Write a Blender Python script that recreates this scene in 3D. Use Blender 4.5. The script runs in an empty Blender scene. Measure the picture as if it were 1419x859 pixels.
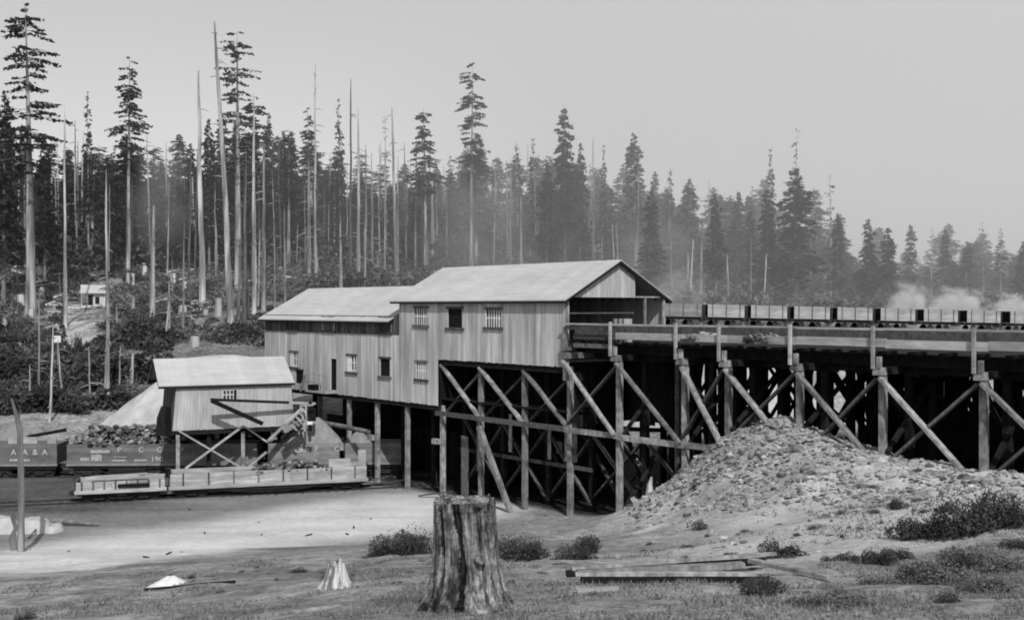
import bpy, math, random
import numpy as np
from mathutils import Vector, Matrix
random.seed(7)
rs = np.random.RandomState(11)
R = math.radians
col = bpy.context.scene.collection
EYE = 13.1
F = 1500.0

# ------------------------------------------------------------------ helpers
def P(px, py, Y):
    return Vector(((px-709.5)/F*Y, Y, EYE-(py-425.0)/F*Y))

def tag(o, label=None, cat=None, group=None, kind=None):
    if label: o['label'] = label
    if cat: o['category'] = cat
    if group: o['group'] = group
    if kind: o['kind'] = kind
    return o

def thing(name, label, cat, loc=(0, 0, 0), rz=0.0, group=None):
    o = bpy.data.objects.new(name, None)
    o.empty_display_size = .3
    col.objects.link(o)
    o.location = loc
    o.rotation_euler = (0, 0, rz)
    return tag(o, label, cat, group)

def copy_tree(o, parent=None):
    c = o.copy()
    col.objects.link(c)
    if parent: c.parent = parent
    for ch in list(o.children):
        copy_tree(ch, c)
    return c

class MB:
    def __init__(s):
        s.v = []; s.f = []; s.t = []
    def add(s, vs, fs, tone=None):
        n = len(s.v)
        s.v += [tuple(v) for v in vs]
        tone = random.random() if tone is None else tone
        for f in fs:
            s.f.append(tuple(i+n for i in f)); s.t.append(tone)
    def box(s, x0, x1, y0, y1, z0, z1, tone=None):
        vs = [(x, y, z) for z in (z0, z1) for y in (y0, y1) for x in (x0, x1)]
        s.add(vs, [(0, 2, 3, 1), (4, 5, 7, 6), (0, 1, 5, 4), (2, 6, 7, 3), (0, 4, 6, 2), (1, 3, 7, 5)], tone)
    def beam(s, p0, p1, w, h, up=(0, 0, 1), tone=None, segs=1, warp=0.0):
        p0 = Vector(p0); p1 = Vector(p1); a = (p1-p0)
        if a.length < 1e-6: return
        a.normalize(); u = Vector(up)
        if abs(a.dot(u)) > .97: u = Vector((0, 1, 0))
        r = a.cross(u).normalized(); u = r.cross(a).normalized()
        vs = []; fs = []
        for k in range(segs+1):
            c = p0.lerp(p1, k/segs)
            if 0 < k < segs and warp: c = c + r*random.uniform(-warp, warp) + u*random.uniform(-warp, warp)
            for sx, sy in ((-1, -1), (1, -1), (1, 1), (-1, 1)):
                vs.append(c + r*sx*w/2 + u*sy*h/2)
        for k in range(segs):
            b = k*4
            for i in range(4):
                j = (i+1) % 4
                fs.append((b+i, b+j, b+4+j, b+4+i))
        fs.append((3, 2, 1, 0)); b = segs*4; fs.append((b, b+1, b+2, b+3))
        s.add(vs, fs, tone)
    def tube(s, pts, rad, n=7, tone=None, cap=True, jit=0.0):
        pts = [Vector(p) for p in pts]
        vs = []; fs = []
        for k, p in enumerate(pts):
            a = (pts[min(k+1, len(pts)-1)]-pts[max(k-1, 0)])
            if a.length < 1e-6: a = Vector((0, 0, 1))
            a.normalize()
            u = Vector((1, 0, 0)) if abs(a.x) < .8 else Vector((0, 1, 0))
            r = a.cross(u).normalized(); u = r.cross(a)
            for i in range(n):
                th = 2*math.pi*i/n
                rr = rad[k]*(1+random.uniform(-jit, jit))
                vs.append(p + r*math.cos(th)*rr + u*math.sin(th)*rr)
        for k in range(len(pts)-1):
            for i in range(n):
                j = (i+1) % n
                fs.append((k*n+i, k*n+j, k*n+n+j, k*n+n+i))
        if cap:
            fs.append(tuple(range(n))[::-1]); b = (len(pts)-1)*n
            fs.append(tuple(range(b, b+n)))
        s.add(vs, fs, tone)
    def disc(s, c, axis, r, w, n=16, tone=None):
        c = Vector(c); a = Vector(axis).normalized()
        s.tube([c-a*w/2, c+a*w/2], [r, r], n, tone)
    def rock(s, c, r, tone=None, flat=.7):
        ph = (1+5**.5)/2
        b = [(-1, ph, 0), (1, ph, 0), (-1, -ph, 0), (1, -ph, 0), (0, -1, ph), (0, 1, ph), (0, -1, -ph), (0, 1, -ph), (ph, 0, -1), (ph, 0, 1), (-ph, 0, -1), (-ph, 0, 1)]
        fs = [(0, 11, 5), (0, 5, 1), (0, 1, 7), (0, 7, 10), (0, 10, 11), (1, 5, 9), (5, 11, 4), (11, 10, 2), (10, 7, 6), (7, 1, 8), (3, 9, 4), (3, 4, 2), (3, 2, 6), (3, 6, 8), (3, 8, 9), (4, 9, 5), (2, 4, 11), (6, 2, 10), (8, 6, 7), (9, 8, 1)]
        m = Matrix.Rotation(random.uniform(0, 6.28), 3, 'Z') @ Matrix.Rotation(random.uniform(-.6, .6), 3, 'X')
        sx, sy, sz = random.uniform(.7, 1.3), random.uniform(.6, 1.1), random.uniform(.45, .9)*flat/.7
        vs = []
        for q in b:
            k = random.uniform(.78, 1.12)*r/1.9
            vs.append(Vector(c) + m @ Vector((q[0]*sx*k, q[1]*sy*k, q[2]*sz*k)))
        s.add(vs, fs, tone)
    def build(s, name, mat, parent=None, smooth=False):
        me = bpy.data.meshes.new(name)
        me.from_pydata(s.v, [], s.f)
        at = me.attributes.new('tone', 'FLOAT', 'FACE')
        at.data.foreach_set('value', np.array(s.t, dtype=np.float32))
        if smooth: me.polygons.foreach_set('use_smooth', [True]*len(me.polygons))
        me.materials.append(mat)
        me.update()
        o = bpy.data.objects.new(name, me)
        col.objects.link(o)
        if parent: o.parent = parent
        return o

def quads_mesh(name, V, tones, mat, tri=False):
    """V: (n, 4 or 3, 3) array of polygons"""
    n, k = V.shape[0], V.shape[1]
    me = bpy.data.meshes.new(name)
    me.vertices.add(n*k); me.vertices.foreach_set('co', V.reshape(-1).astype(np.float32))
    me.loops.add(n*k); me.loops.foreach_set('vertex_index', np.arange(n*k, dtype=np.int32))
    me.polygons.add(n); me.polygons.foreach_set('loop_start', np.arange(0, n*k, k, dtype=np.int32))
    me.update(calc_edges=True)
    at = me.attributes.new('tone', 'FLOAT', 'FACE'); at.data.foreach_set('value', tones.astype(np.float32))
    me.materials.append(mat)
    return me

def mobj(name, me, parent=None):
    o = bpy.data.objects.new(name, me); col.objects.link(o)
    if parent: o.parent = parent
    return o

# ------------------------------------------------------------------ materials
def new_mat(name):
    m = bpy.data.materials.new(name); m.use_nodes = True
    nt = m.node_tree; nt.nodes.clear()
    return m, nt, nt.nodes, nt.links

def surf(name, lo, hi, tone_amt=.5, scale=(1, 1, 1), nscale=2.0, detail=6, rough=.9, bump=.3, streak=None, speck=None, spec=.15, transl=0, bdist=.05):
    """grey material: noise between lo and hi, times the per-face tone; optional second streak layer"""
    m, nt, N, L = new_mat(name)
    out = N.new('ShaderNodeOutputMaterial'); bs = N.new('ShaderNodeBsdfPrincipled')
    bs.inputs['Roughness'].default_value = rough
    bs.inputs['Specular IOR Level'].default_value = spec
    L.new(bs.outputs[0], out.inputs[0])
    tc = N.new('ShaderNodeTexCoord'); mp = N.new('ShaderNodeMapping'); mp.inputs['Scale'].default_value = scale
    L.new(tc.outputs['Object'], mp.inputs[0])
    nz = N.new('ShaderNodeTexNoise'); nz.inputs['Scale'].default_value = nscale; nz.inputs['Detail'].default_value = detail; nz.inputs['Roughness'].default_value = .62
    L.new(mp.outputs[0], nz.inputs['Vector'])
    mr = N.new('ShaderNodeMapRange'); mr.inputs[1].default_value = .32; mr.inputs[2].default_value = .68; mr.inputs[3].default_value = lo; mr.inputs[4].default_value = hi
    L.new(nz.outputs['Fac'], mr.inputs[0])
    at = N.new('ShaderNodeAttribute'); at.attribute_name = 'tone'
    tm = N.new('ShaderNodeMapRange'); tm.inputs[3].default_value = 1-tone_amt; tm.inputs[4].default_value = 1+tone_amt*.6
    L.new(at.outputs['Fac'], tm.inputs[0])
    mu = N.new('ShaderNodeMath'); mu.operation = 'MULTIPLY'
    L.new(mr.outputs[0], mu.inputs[0]); L.new(tm.outputs[0], mu.inputs[1])
    val = mu.outputs[0]
    if streak:
        sc, a, b, lo2, sn = streak
        mp2 = N.new('ShaderNodeMapping'); mp2.inputs['Scale'].default_value = sc
        L.new(tc.outputs['Object'], mp2.inputs[0])
        n2 = N.new('ShaderNodeTexNoise'); n2.inputs['Scale'].default_value = sn; n2.inputs['Detail'].default_value = 4
        L.new(mp2.outputs[0], n2.inputs['Vector'])
        r2 = N.new('ShaderNodeMapRange'); r2.inputs[1].default_value = a; r2.inputs[2].default_value = b; r2.inputs[3].default_value = lo2; r2.inputs[4].default_value = 1
        L.new(n2.outputs['Fac'], r2.inputs[0])
        m2 = N.new('ShaderNodeMath'); m2.operation = 'MULTIPLY'
        L.new(val, m2.inputs[0]); L.new(r2.outputs[0], m2.inputs[1]); val = m2.outputs[0]
    cb = N.new('ShaderNodeCombineColor')
    for i in range(3): L.new(val, cb.inputs[i])
    L.new(cb.outputs[0], bs.inputs['Base Color'])
    if bump:
        bp = N.new('ShaderNodeBump'); bp.inputs['Strength'].default_value = bump; bp.inputs['Distance'].default_value = bdist
        L.new(nz.outputs['Fac'], bp.inputs['Height']); L.new(bp.outputs[0], bs.inputs['Normal'])
    if transl:
        tr = N.new('ShaderNodeBsdfTranslucent'); mx = N.new('ShaderNodeMixShader'); mx.inputs[0].default_value = transl
        L.new(cb.outputs[0], tr.inputs[0]); L.new(bs.outputs[0], mx.inputs[1]); L.new(tr.outputs[0], mx.inputs[2]); L.new(mx.outputs[0], out.inputs[0])
    return m

M = {}
M['wall'] = surf('weathered_boards', .33, .50, .22, (6, 6, .3), 1.6, 6, .9, .2, streak=((.7, .7, .12), .38, .58, .68, 1.1))
M['wall_dark'] = surf('eave_shaded_boards', .07, .17, .35, (6, 6, .35), 1.6, 6, .9, .25, streak=((2, 2, .2), .4, .6, .5, 1.0))  # boards darkened to paint in the shade under the wing eave
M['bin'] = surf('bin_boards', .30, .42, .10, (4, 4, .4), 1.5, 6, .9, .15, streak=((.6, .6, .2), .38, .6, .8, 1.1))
M['bin_dark'] = surf('bin_shade_boards', .04, .12, .5, (4, 4, .5), 1.5, 6, .9, .2)  # end boards coloured dark to stand in for the shaded side
M['roof'] = surf('roof_boards', .33, .40, .05, (.6, 3, 3), 1.2, 6, .85, .15, streak=((.25, .5, .5), .35, .62, .9, 1.0))
M['timber'] = surf('timber', .13, .32, .38, (2.5, 2.5, 1.2), 2.2, 6, .9, .35, streak=((1, 1, 1), .38, .55, .55, 1.3))
M['timber_dark'] = surf('coal_and_shade_timber', .005, .018, .5, (2.5, 2.5, 1.2), 2.2, 6, .9, .3)  # near-black covers coal dust and also paints in shade under the decks
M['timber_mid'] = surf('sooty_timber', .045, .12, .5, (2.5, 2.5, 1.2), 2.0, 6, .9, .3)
M['plank'] = surf('pale_planks', .26, .40, .3, (.8, 4, 4), 1.6, 6, .85, .2, streak=((.4, .4, 2), .38, .6, .7, 1.0))
M['mine_wood'] = surf('mine_car_boards', .26, .40, .2, (.8, 4, 4), 1.6, 6, .85, .2, streak=((.6, .6, 1), .38, .6, .75, 1.0))
M['car_paint'] = surf('faded_car_paint', .11, .155, .2, (1, 1, 2), 1.6, 6, .75, .15, streak=((.5, .5, .8), .35, .6, .75, 1.0))
M['car_paint_pale'] = surf('dusty_car_paint', .13, .20, .2, (1, 1, 2), 1.6, 6, .75, .15)
M['iron'] = surf('black_iron', .01, .03, .4, (1, 1, 1), 3, 4, .7, .2, spec=.3)
M['lettering'] = surf('stencil_paint', .34, .5, .0, (1, 1, 1), 6, 4, .8, 0)
M['letter_faint'] = surf('worn_stencil_paint', .20, .42, .0, (1, 1, 1), 7, 4, .8, 0)
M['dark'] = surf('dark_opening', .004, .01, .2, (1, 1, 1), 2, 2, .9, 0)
M['glass'] = surf('grimy_glass', .02, .05, .2, (1, 1, 1), 2, 3, .35, 0, spec=.3)
M['whitewood'] = surf('white_painted_wood', .45, .65, .2, (2, 2, 2), 2, 5, .8, .1)
M['coal'] = surf('coal_lumps', .02, .22, .85, (1, 1, 1), 3, 4, .6, .2, spec=.3)
M['fines'] = surf('fine_coal', .15, .23, .1, (1, 1, 1), 3.0, 8, .95, .5)
M['spoil'] = surf('pale_spoil', .32, .42, .1, (1, 1, 1), .8, 9, .95, .6, streak=((1, 1, .25), .35, .6, .75, 1.3))
M['stone'] = surf('broken_stone', .11, .31, .75, (1, 1, 1), 2.2, 6, .95, .5)
M['leaf_con'] = surf('conifer_foliage', .012, .034, .6, (1, 1, 1), .35, 4, .95, 0, transl=.15)
M['leaf_far'] = surf('hazed_conifer_foliage', .05, .11, .5, (1, 1, 1), .35, 4, .95, 0, transl=.15)  # paler leaf colour puts distance haze into the far firs
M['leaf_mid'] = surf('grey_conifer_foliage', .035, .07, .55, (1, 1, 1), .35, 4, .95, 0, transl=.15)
M['leaf_bush'] = surf('shrub_leaves', .03, .09, .7, (1, 1, 1), .8, 4, .9, 0, transl=.2)
M['leaf_pale'] = surf('pale_brush_leaves', .07, .17, .7, (1, 1, 1), .8, 4, .9, 0, transl=.2)
M['leaf_mixed'] = surf('mixed_brush_leaves', .04, .15, .8, (1, 1, 1), .25, 4, .9, 0, transl=.2)
M['bark'] = surf('dark_bark', .09, .2, .3, (2, 2, .4), 1.5, 5, .95, .4)
M['bark_pale'] = surf('pale_bark', .20, .38, .3, (2, 2, .3), 1.2, 6, .95, .4, streak=((1, 1, .12), .40, .58, .35, 1.0))
M['snag'] = surf('bare_dead_wood', .24, .46, .35, (2, 2, .3), 1.2, 6, .95, .4, streak=((1.3, 1.3, .12), .42, .58, .4, 1.0))
M['snag_dark'] = surf('charred_dead_wood', .05, .16, .4, (2, 2, .3), 1.2, 6, .95, .4)
M['snag_white'] = surf('bleached_wood', .3, .5, .2, (4, 4, 1), 2, 5, .95, .4, streak=((6, 6, 1), .42, .55, .3, 1.0))
M['grass'] = surf('dry_grass', .12, .22, .4, (1, 1, 1), .6, 5, .95, 0, transl=.25)
M['spoil_pale'] = surf('pale_lime', .28, .38, .0, (1, 1, 1), 2, 6, .95, .4)
M['white_heap'] = surf('white_powder', .42, .58, .0, (1, 1, 1), 2, 6, .95, .3)

# stump: its own richer wood
def stump_mat():
    m, nt, N, L = new_mat('old_stump_wood')
    out = N.new('ShaderNodeOutputMaterial'); bs = N.new('ShaderNodeBsdfPrincipled'); bs.inputs['Roughness'].default_value = .95
    bs.inputs['Specular IOR Level'].default_value = .1
    L.new(bs.outputs[0], out.inputs[0])
    tc = N.new('ShaderNodeTexCoord')
    def nz(scale, s, d=8, r=.65):
        mp = N.new('ShaderNodeMapping'); mp.inputs['Scale'].default_value = scale
        L.new(tc.outputs['Object'], mp.inputs[0])
        n = N.new('ShaderNodeTexNoise'); n.inputs['Scale'].default_value = s; n.inputs['Detail'].default_value = d; n.inputs['Roughness'].default_value = r
        L.new(mp.outputs[0], n.inputs['Vector']); return n.outputs['Fac']
    big = nz((1, 1, .35), 3.2, 6); fine = nz((7, 7, .8), 2.5, 8); spot = nz((1, 1, 1), 9, 6)
    def mrg(v, a, b, c, d):
        r = N.new('ShaderNodeMapRange'); r.inputs[1].default_value = a; r.inputs[2].default_value = b; r.inputs[3].default_value = c; r.inputs[4].default_value = d
        L.new(v, r.inputs[0]); return r.outputs[0]
    def mul(a, b):
        q = N.new('ShaderNodeMath'); q.operation = 'MULTIPLY'; L.new(a, q.inputs[0]); L.new(b, q.inputs[1]); return q.outputs[0]
    v = mul(mul(mrg(big, .42, .56, .05, .28), mrg(fine, .38, .6, .35, 1.15)), mrg(spot, .4, .55, .6, 1.1))
    at = N.new('ShaderNodeAttribute'); at.attribute_name = 'tone'
    v = mul(v, mrg(at.outputs['Fac'], 0, 1, .10, 1.25))
    cb = N.new('ShaderNodeCombineColor')
    for i in range(3): L.new(v, cb.inputs[i])
    L.new(cb.outputs[0], bs.inputs['Base Color'])
    bp = N.new('ShaderNodeBump'); bp.inputs['Strength'].default_value = .8; bp.inputs['Distance'].default_value = .06
    L.new(fine, bp.inputs['Height']); L.new(bp.outputs[0], bs.inputs['Normal'])
    return m
M['stump'] = stump_mat()

def ground_mat():
    m, nt, N, L = new_mat('ground_soil')
    out = N.new('ShaderNodeOutputMaterial'); bs = N.new('ShaderNodeBsdfPrincipled'); bs.inputs['Roughness'].default_value = .97
    bs.inputs['Specular IOR Level'].default_value = .05
    L.new(bs.outputs[0], out.inputs[0])
    tc = N.new('ShaderNodeTexCoord')
    at = N.new('ShaderNodeAttribute'); at.attribute_name = 'albedo'
    ru = N.new('ShaderNodeAttribute'); ru.attribute_name = 'rough_amt'
    def nz(s, d=8, r=.65):
        n = N.new('ShaderNodeTexNoise'); n.inputs['Scale'].default_value = s; n.inputs['Detail'].default_value = d; n.inputs['Roughness'].default_value = r
        L.new(tc.outputs['Object'], n.inputs['Vector']); return n.outputs['Fac']
    def mrg(v, a, b, c, d):
        r = N.new('ShaderNodeMapRange'); r.inputs[1].default_value = a; r.inputs[2].default_value = b; r.inputs[3].default_value = c; r.inputs[4].default_value = d
        L.new(v, r.inputs[0]); return r.outputs[0]
    def math_(op, a, b):
        q = N.new('ShaderNodeMath'); q.operation = op
        for i, x in enumerate((a, b)):
            if isinstance(x, (int, float)): q.inputs[i].default_value = x
            else: L.new(x, q.inputs[i])
        return q.outputs[0]
    n1 = nz(.35, 9, .7); n2 = nz(2.3, 8, .7)
    k = math_('MULTIPLY', mrg(n1, .35, .65, -.5, .5), 1.0)
    k2 = math_('MULTIPLY', mrg(n2, .35, .65, -.6, .6), 1.0)
    n3 = nz(11, 5, .7); k3 = math_('MULTIPLY', mrg(n3, .36, .64, -.55, .45), 1.0)
    s = math_('ADD', math_('ADD', k, k2), k3)
    s = math_('MULTIPLY', s, ru.outputs['Fac'])
    s = math_('ADD', s, 1.0)
    v = math_('MULTIPLY', s, at.outputs['Fac'])
    v = math_('MAXIMUM', v, .015)
    cb = N.new('ShaderNodeCombineColor')
    for i in range(3): L.new(v, cb.inputs[i])
    L.new(cb.outputs[0], bs.inputs['Base Color'])
    bp = N.new('ShaderNodeBump'); bp.inputs['Strength'].default_value = .6; bp.inputs['Distance'].default_value = .12
    L.new(math_('ADD', n2, math_('MULTIPLY', n3, .4)), bp.inputs['Height']); L.new(bp.outputs[0], bs.inputs['Normal'])
    return m
M['ground'] = ground_mat()

# ------------------------------------------------------------------ terrain
def smooth(a, b, x):
    t = np.clip((x-a)/(b-a), 0, 1); return t*t*(3-2*t)

def vnoise(x, y, seed=0):
    xi = np.floor(x); yi = np.floor(y); fx = x-xi; fy = y-yi
    fx = fx*fx*(3-2*fx); fy = fy*fy*(3-2*fy)
    def h(a, b):
        q = np.sin(a*127.1+b*311.7+seed*74.7)*43758.5453
        return q-np.floor(q)
    return (h(xi, yi)*(1-fx)+h(xi+1, yi)*fx)*(1-fy)+(h(xi, yi+1)*(1-fx)+h(xi+1, yi+1)*fx)*fy-.5

CP = []
for px, py, Y in [
    (0, 859, 26), (200, 859, 23), (450, 859, 20), (645, 842, 20), (900, 859, 18), (1100, 859, 18), (1400, 859, 17),
    (0, 830, 36), (250, 815, 34), (465, 816, 27), (640, 800, 28), (800, 820, 23), (950, 815, 23), (1100, 810, 24), (1250, 800, 25), (1400, 780, 25),
    (0, 800, 47), (250, 788, 43), (350, 775, 50), (500, 775, 42), (560, 790, 33), (-200, 800, 47), (-200, 859, 28),
    (545, 765, 45), (700, 770, 38), (790, 778, 36), (850, 745, 45), (700, 735, 58), (800, 728, 61), (950, 740, 42), (1085, 775, 31),
    (1100, 720, 40), (1240, 705, 38), (1330, 735, 32), (1400, 735, 31), (1250, 678, 43), (1400, 690, 39), (1600, 720, 36), (1600, 800, 20),
    (1075, 577, 53.5), (1112, 600, 52.3), (1170, 612, 50.5), (1230, 632, 48.8), (1290, 640, 47), (1340, 652, 46), (1419, 662, 43), (1008, 602, 55.7), (960, 640, 57.5),
    (905, 690, 60), (860, 707, 61.5), (1000, 690, 50), (1100, 650, 48), (1040, 620, 52.5), (930, 705, 54), (1180, 660, 45.5),
    (0, 600, 93), (0, 560, 105), (100, 592, 97), (60, 480, 130), (130, 419, 162), (0, 400, 165), (200, 350, 205), (0, 340, 215), (400, 350, 200),
    (300, 460, 125), (300, 508, 112), (330, 410, 160), (600, 372, 195), (750, 380, 190), (1000, 425, 160), (1200, 431, 165), (1419, 436, 170), (200, 560, 103), (-200, 600, 93), (-300, 400, 165),
    (200, 460, 128), (150, 540, 106)]:
    p = P(px, py, Y); CP.append((p.x, p.y, p.z))
for x, y, z in [(0, 0, -1.7), (15, 0, -1.7), (-15, 0, -1.9), (0, -15, -1.6), (15, 10, -3.1), (-15, 10, -3.9), (0, 10, -3.5), (-40, 0, -3), (40, 0, -1.5), (-40, 20, -8),
                (-10, 100, -9.5), (10, 92, -10.5), (25, 92, -10), (45, 92, -9.5), (20, 112, -7), (45, 112, -6.5), (20, 130, -4), (50, 130, -4), (0, 120, -6), (-10, 130, -3), (-20, 110, -8),
                (2, 70, -12.7), (8, 66, -12.4), (14, 62, -11.5), (20, 58, -10.8), (24, 53, -10.5), (12, 75, -12.4), (25, 70, -11.5), (35, 60, -11), (40, 75, -10.5), (30, 80, -11),
                (70, 60, -8), (70, 100, -7), (80, 150, -1), (-90, 300, 28), (0, 300, 22), (90, 300, 4), (-200, 600, 60), (0, 600, 40), (200, 600, 10), (-150, 150, 5), (-90, 110, -7),
                (-400, 900, 80), (0, 1400, 60), (600, 900, 15), (-600, 0, 0), (600, 0, -5), (-600, 1400, 90), (800, 1500, 30), (-600, -300, 0), (600, -300, 0), (0, -300, 0)]:
    CP.append((x, y, z+EYE))
for y in (60, 68, 76, 84, 91):
    for x in (-62, -48, -36, -24, -13, -4):
        if y == 60 and x > -10: continue
        CP.append((x, y, 0))
CP = np.array(CP)
_d = np.sqrt((CP[:, None, 0]-CP[None, :, 0])**2+(CP[:, None, 1]-CP[None, :, 1])**2+4.0)
_A = np.zeros((len(CP)+1, len(CP)+1)); _A[:-1, :-1] = _d + np.eye(len(CP))*-.15; _A[-1, :-1] = 1; _A[:-1, -1] = 1
_w = np.linalg.solve(_A, np.append(CP[:, 2], 0))
def gz_arr(X, Y):
    X = np.asarray(X, float); Y = np.asarray(Y, float)
    out = np.zeros(X.shape)+_w[-1]
    for i in range(len(CP)):
        out += _w[i]*np.sqrt((X-CP[i, 0])**2+(Y-CP[i, 1])**2+4.0)
    # flat loading yard
    lim = -2-(Y-66)*.0
    w = smooth(55, 62, Y)*(1-smooth(89, 95, Y))*(1-smooth(lim-2, lim+3, X))
    out = out*(1-w)
    far = smooth(95, 130, Y)
    out += far*(vnoise(X*.12, Y*.12, 1)*2.2+vnoise(X*.35, Y*.35, 2)*.9)
    near = 1-smooth(56, 62, Y)
    out += near*(1-w)*(vnoise(X*.5, Y*.5, 3)*.22+vnoise(X*1.3, Y*1.3, 4)*.09)
    out += w*(vnoise(X*.25, Y*.6, 5)*.06)
    # stony bank: rougher
    pm = smooth(4, 8, X)*smooth(40, 44, Y)*(1-smooth(60, 64, Y))
    out += pm*(vnoise(X*.9, Y*.9, 6)*.35+vnoise(X*2.3, Y*2.3, 7)*.16)
    return out
def gz(x, y): return float(gz_arr(np.array([x]), np.array([y]))[0])

def seg_dist(X, Y, pts):
    best = np.full(X.shape, 1e9)
    for (x0, y0), (x1, y1) in zip(pts[:-1], pts[1:]):
        dx, dy = x1-x0, y1-y0; l2 = dx*dx+dy*dy
        t = np.clip(((X-x0)*dx+(Y-y0)*dy)/l2, 0, 1)
        best = np.minimum(best, np.hypot(X-x0-t*dx, Y-y0-t*dy))
    return best
def flat(px, py): Y = EYE*F/(py-425.0); return ((px-709.5)/F*Y, Y)

def build_ground():
    def axis(lo, hi, core0, core1, step, grow):
        a = list(np.arange(core0, core1, step)); s = step; v = core1
        while v < hi: a.append(v); s *= grow; v += s
        s = step; v = core0-step
        while v > lo: a.insert(0, v); s *= grow; v -= s
        return np.array(a)
    xs = axis(-900, 900, -34, 34, .36, 1.09); ys = axis(-300, 2200, 12, 66, .34, 1.045)
    X, Y = np.meshgrid(xs, ys)
    Z = gz_arr(X, Y)
    nx, ny = len(xs), len(ys)
    me = bpy.data.meshes.new('ground')
    co = np.stack([X, Y, Z], -1).reshape(-1, 3)
    idx = np.arange(nx*ny).reshape(ny, nx)
    fc = np.stack([idx[:-1, :-1], idx[:-1, 1:], idx[1:, 1:], idx[1:, :-1]], -1).reshape(-1, 4)
    me.vertices.add(len(co)); me.vertices.foreach_set('co', co.reshape(-1).astype(np.float32))
    me.loops.add(fc.size); me.loops.foreach_set('vertex_index', fc.reshape(-1).astype(np.int32))
    me.polygons.add(len(fc)); me.polygons.foreach_set('loop_start', np.arange(0, fc.size, 4, dtype=np.int32))
    me.polygons.foreach_set('use_smooth', [True]*len(fc))
    me.update(calc_edges=True)
    x, y = co[:, 0], co[:, 1]
    n = vnoise(x*.15, y*.15, 21)+.5*vnoise(x*.5, y*.5, 22)
    alb = np.full(len(x), .195)+.06*n                       # foreground grass and soil
    ru = np.full(len(x), .6)
    # right foreground slope: paler sandy soil
    w = smooth(2, 10, x)*smooth(26, 34, y)*(1-smooth(56, 62, y)); alb = alb*(1-w)+w*(.33+.06*n); ru = ru*(1-w)+.30*w
    # stony bank
    w = smooth(6, 10, x)*smooth(43, 46, y)*(1-smooth(60, 64, y)); alb = alb*(1-w)+w*(.27+.07*n); ru = ru*(1-w)+.55*w
    # yard
    w = smooth(50, 56, y)*(1-smooth(92, 98, y))*(1-smooth(-3, 1, x)); alb = alb*(1-w)+w*(.16+.03*n); ru = ru*(1-w)+.25*w
    # darker cindery ground by the tracks at the left
    w = smooth(66, 70, y)*(1-smooth(92, 97, y))*(1-smooth(-27, -20, x)); alb = alb*(1-w)+w*(.075+.02*n); ru = ru*(1-w)+.5*w
    # worn road: pale band
    rd = [flat(-300, 835), flat(-60, 812), flat(120, 775), flat(330, 742), flat(470, 722), flat(590, 703)]
    d = seg_dist(x, y, rd)+2.0*n
    w = (1-smooth(3.0, 8.0, d)); alb = alb*(1-w)+w*.43; ru = ru*(1-w)+.18*w
    # dark bank in front of the road
    dk = [flat(-200, 830), flat(0, 822)]
    # under building and trestle: shade painted in as near-black albedo
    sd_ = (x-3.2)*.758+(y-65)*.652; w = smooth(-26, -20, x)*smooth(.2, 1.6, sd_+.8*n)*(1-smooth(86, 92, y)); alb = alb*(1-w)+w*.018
    # hillside
    w = smooth(93, 100, y)*(1-smooth(-5, 15, x)); alb = alb*(1-w)+w*(.12+.08*n); ru = ru*(1-w)+.8*w
    w = smooth(88, 96, y)*smooth(0, 15, x); alb = alb*(1-w)+w*(.24+.06*n)
    w = smooth(91, 94, y)*(1-smooth(100, 104, y))*(1-smooth(-30, -26, x)); alb = alb*(1-w)+w*(.17+.06*n)
    w = smooth(190, 215, y); alb = alb*(1-w)+w*.05
    # cart path up to the cabin
    pth = [(P(100, 495, 120).x, 120), (P(108, 465, 133).x, 133), (P(100, 440, 148).x, 148), (P(95, 424, 158).x, 158)]
    w = 1-smooth(1.2, 2.6, seg_dist(x, y, pth)+n); alb = alb*(1-w)+w*.3
    w = smooth(50, 55, y)*(1-smooth(88, 94, y))*(1-smooth(-6, 0, x)); alb *= 1+w*(.30*vnoise(x*.10+y*.03, y*1.1, 51)+.14*vnoise(x*.4, y*1.5, 52))
    c_ = flat(400, 765); w = 1-smooth(.6, 1.3, np.hypot((x-c_[0])/3.2, (y-c_[1])/1.1)+.6*n); alb = alb*(1-w)+w*.12
    w = (1-smooth(50, 54, y))*(1-smooth(0, 6, x-(y-30)*.3)); alb *= 1+w*(.55*vnoise(x*.35, y*.7, 53)+.3*vnoise(x*1.1, y*1.4, 54)-.08)
    w = smooth(6, 10, x)*(1-smooth(27, 31, y)); alb *= 1-.25*w
    for nm, arr in (('albedo', np.clip(alb, .02, .6)), ('rough_amt', ru)):
        a = me.attributes.new(nm, 'FLOAT', 'POINT'); a.data.foreach_set('value', arr.astype(np.float32))
    me.materials.append(M['ground'])
    return tag(mobj('ground', me), kind='structure')
build_ground()

# ------------------------------------------------------------------ main building and trestle frame
C0 = Vector((3.2, 65.0, 0.0))
E = Vector((1290, -1500, 0)).normalized(); NB = Vector((-E.y, E.x, 0))
RZ = math.atan2(E.y, E.x)
def tpx(px):
    r = (px-709.5)/F
    return (r*C0.y-C0.x)/(E.x-r*E.y)
def zpy(py, t): return EYE-(py-425.0)/F*(C0.y+E.y*t)
def spx(px, t=0):   # depth along the end wall
    r = (px-709.5)/F; x0 = C0.x+E.x*t; y0 = C0.y+E.y*t
    return (r*y0-x0)/(NB.x-r*NB.y)
def W2(x, s=0): return C0+E*x+NB*s
def gloc(x, s=0): q = W2(x, s); return gz(q.x, q.y)

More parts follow.
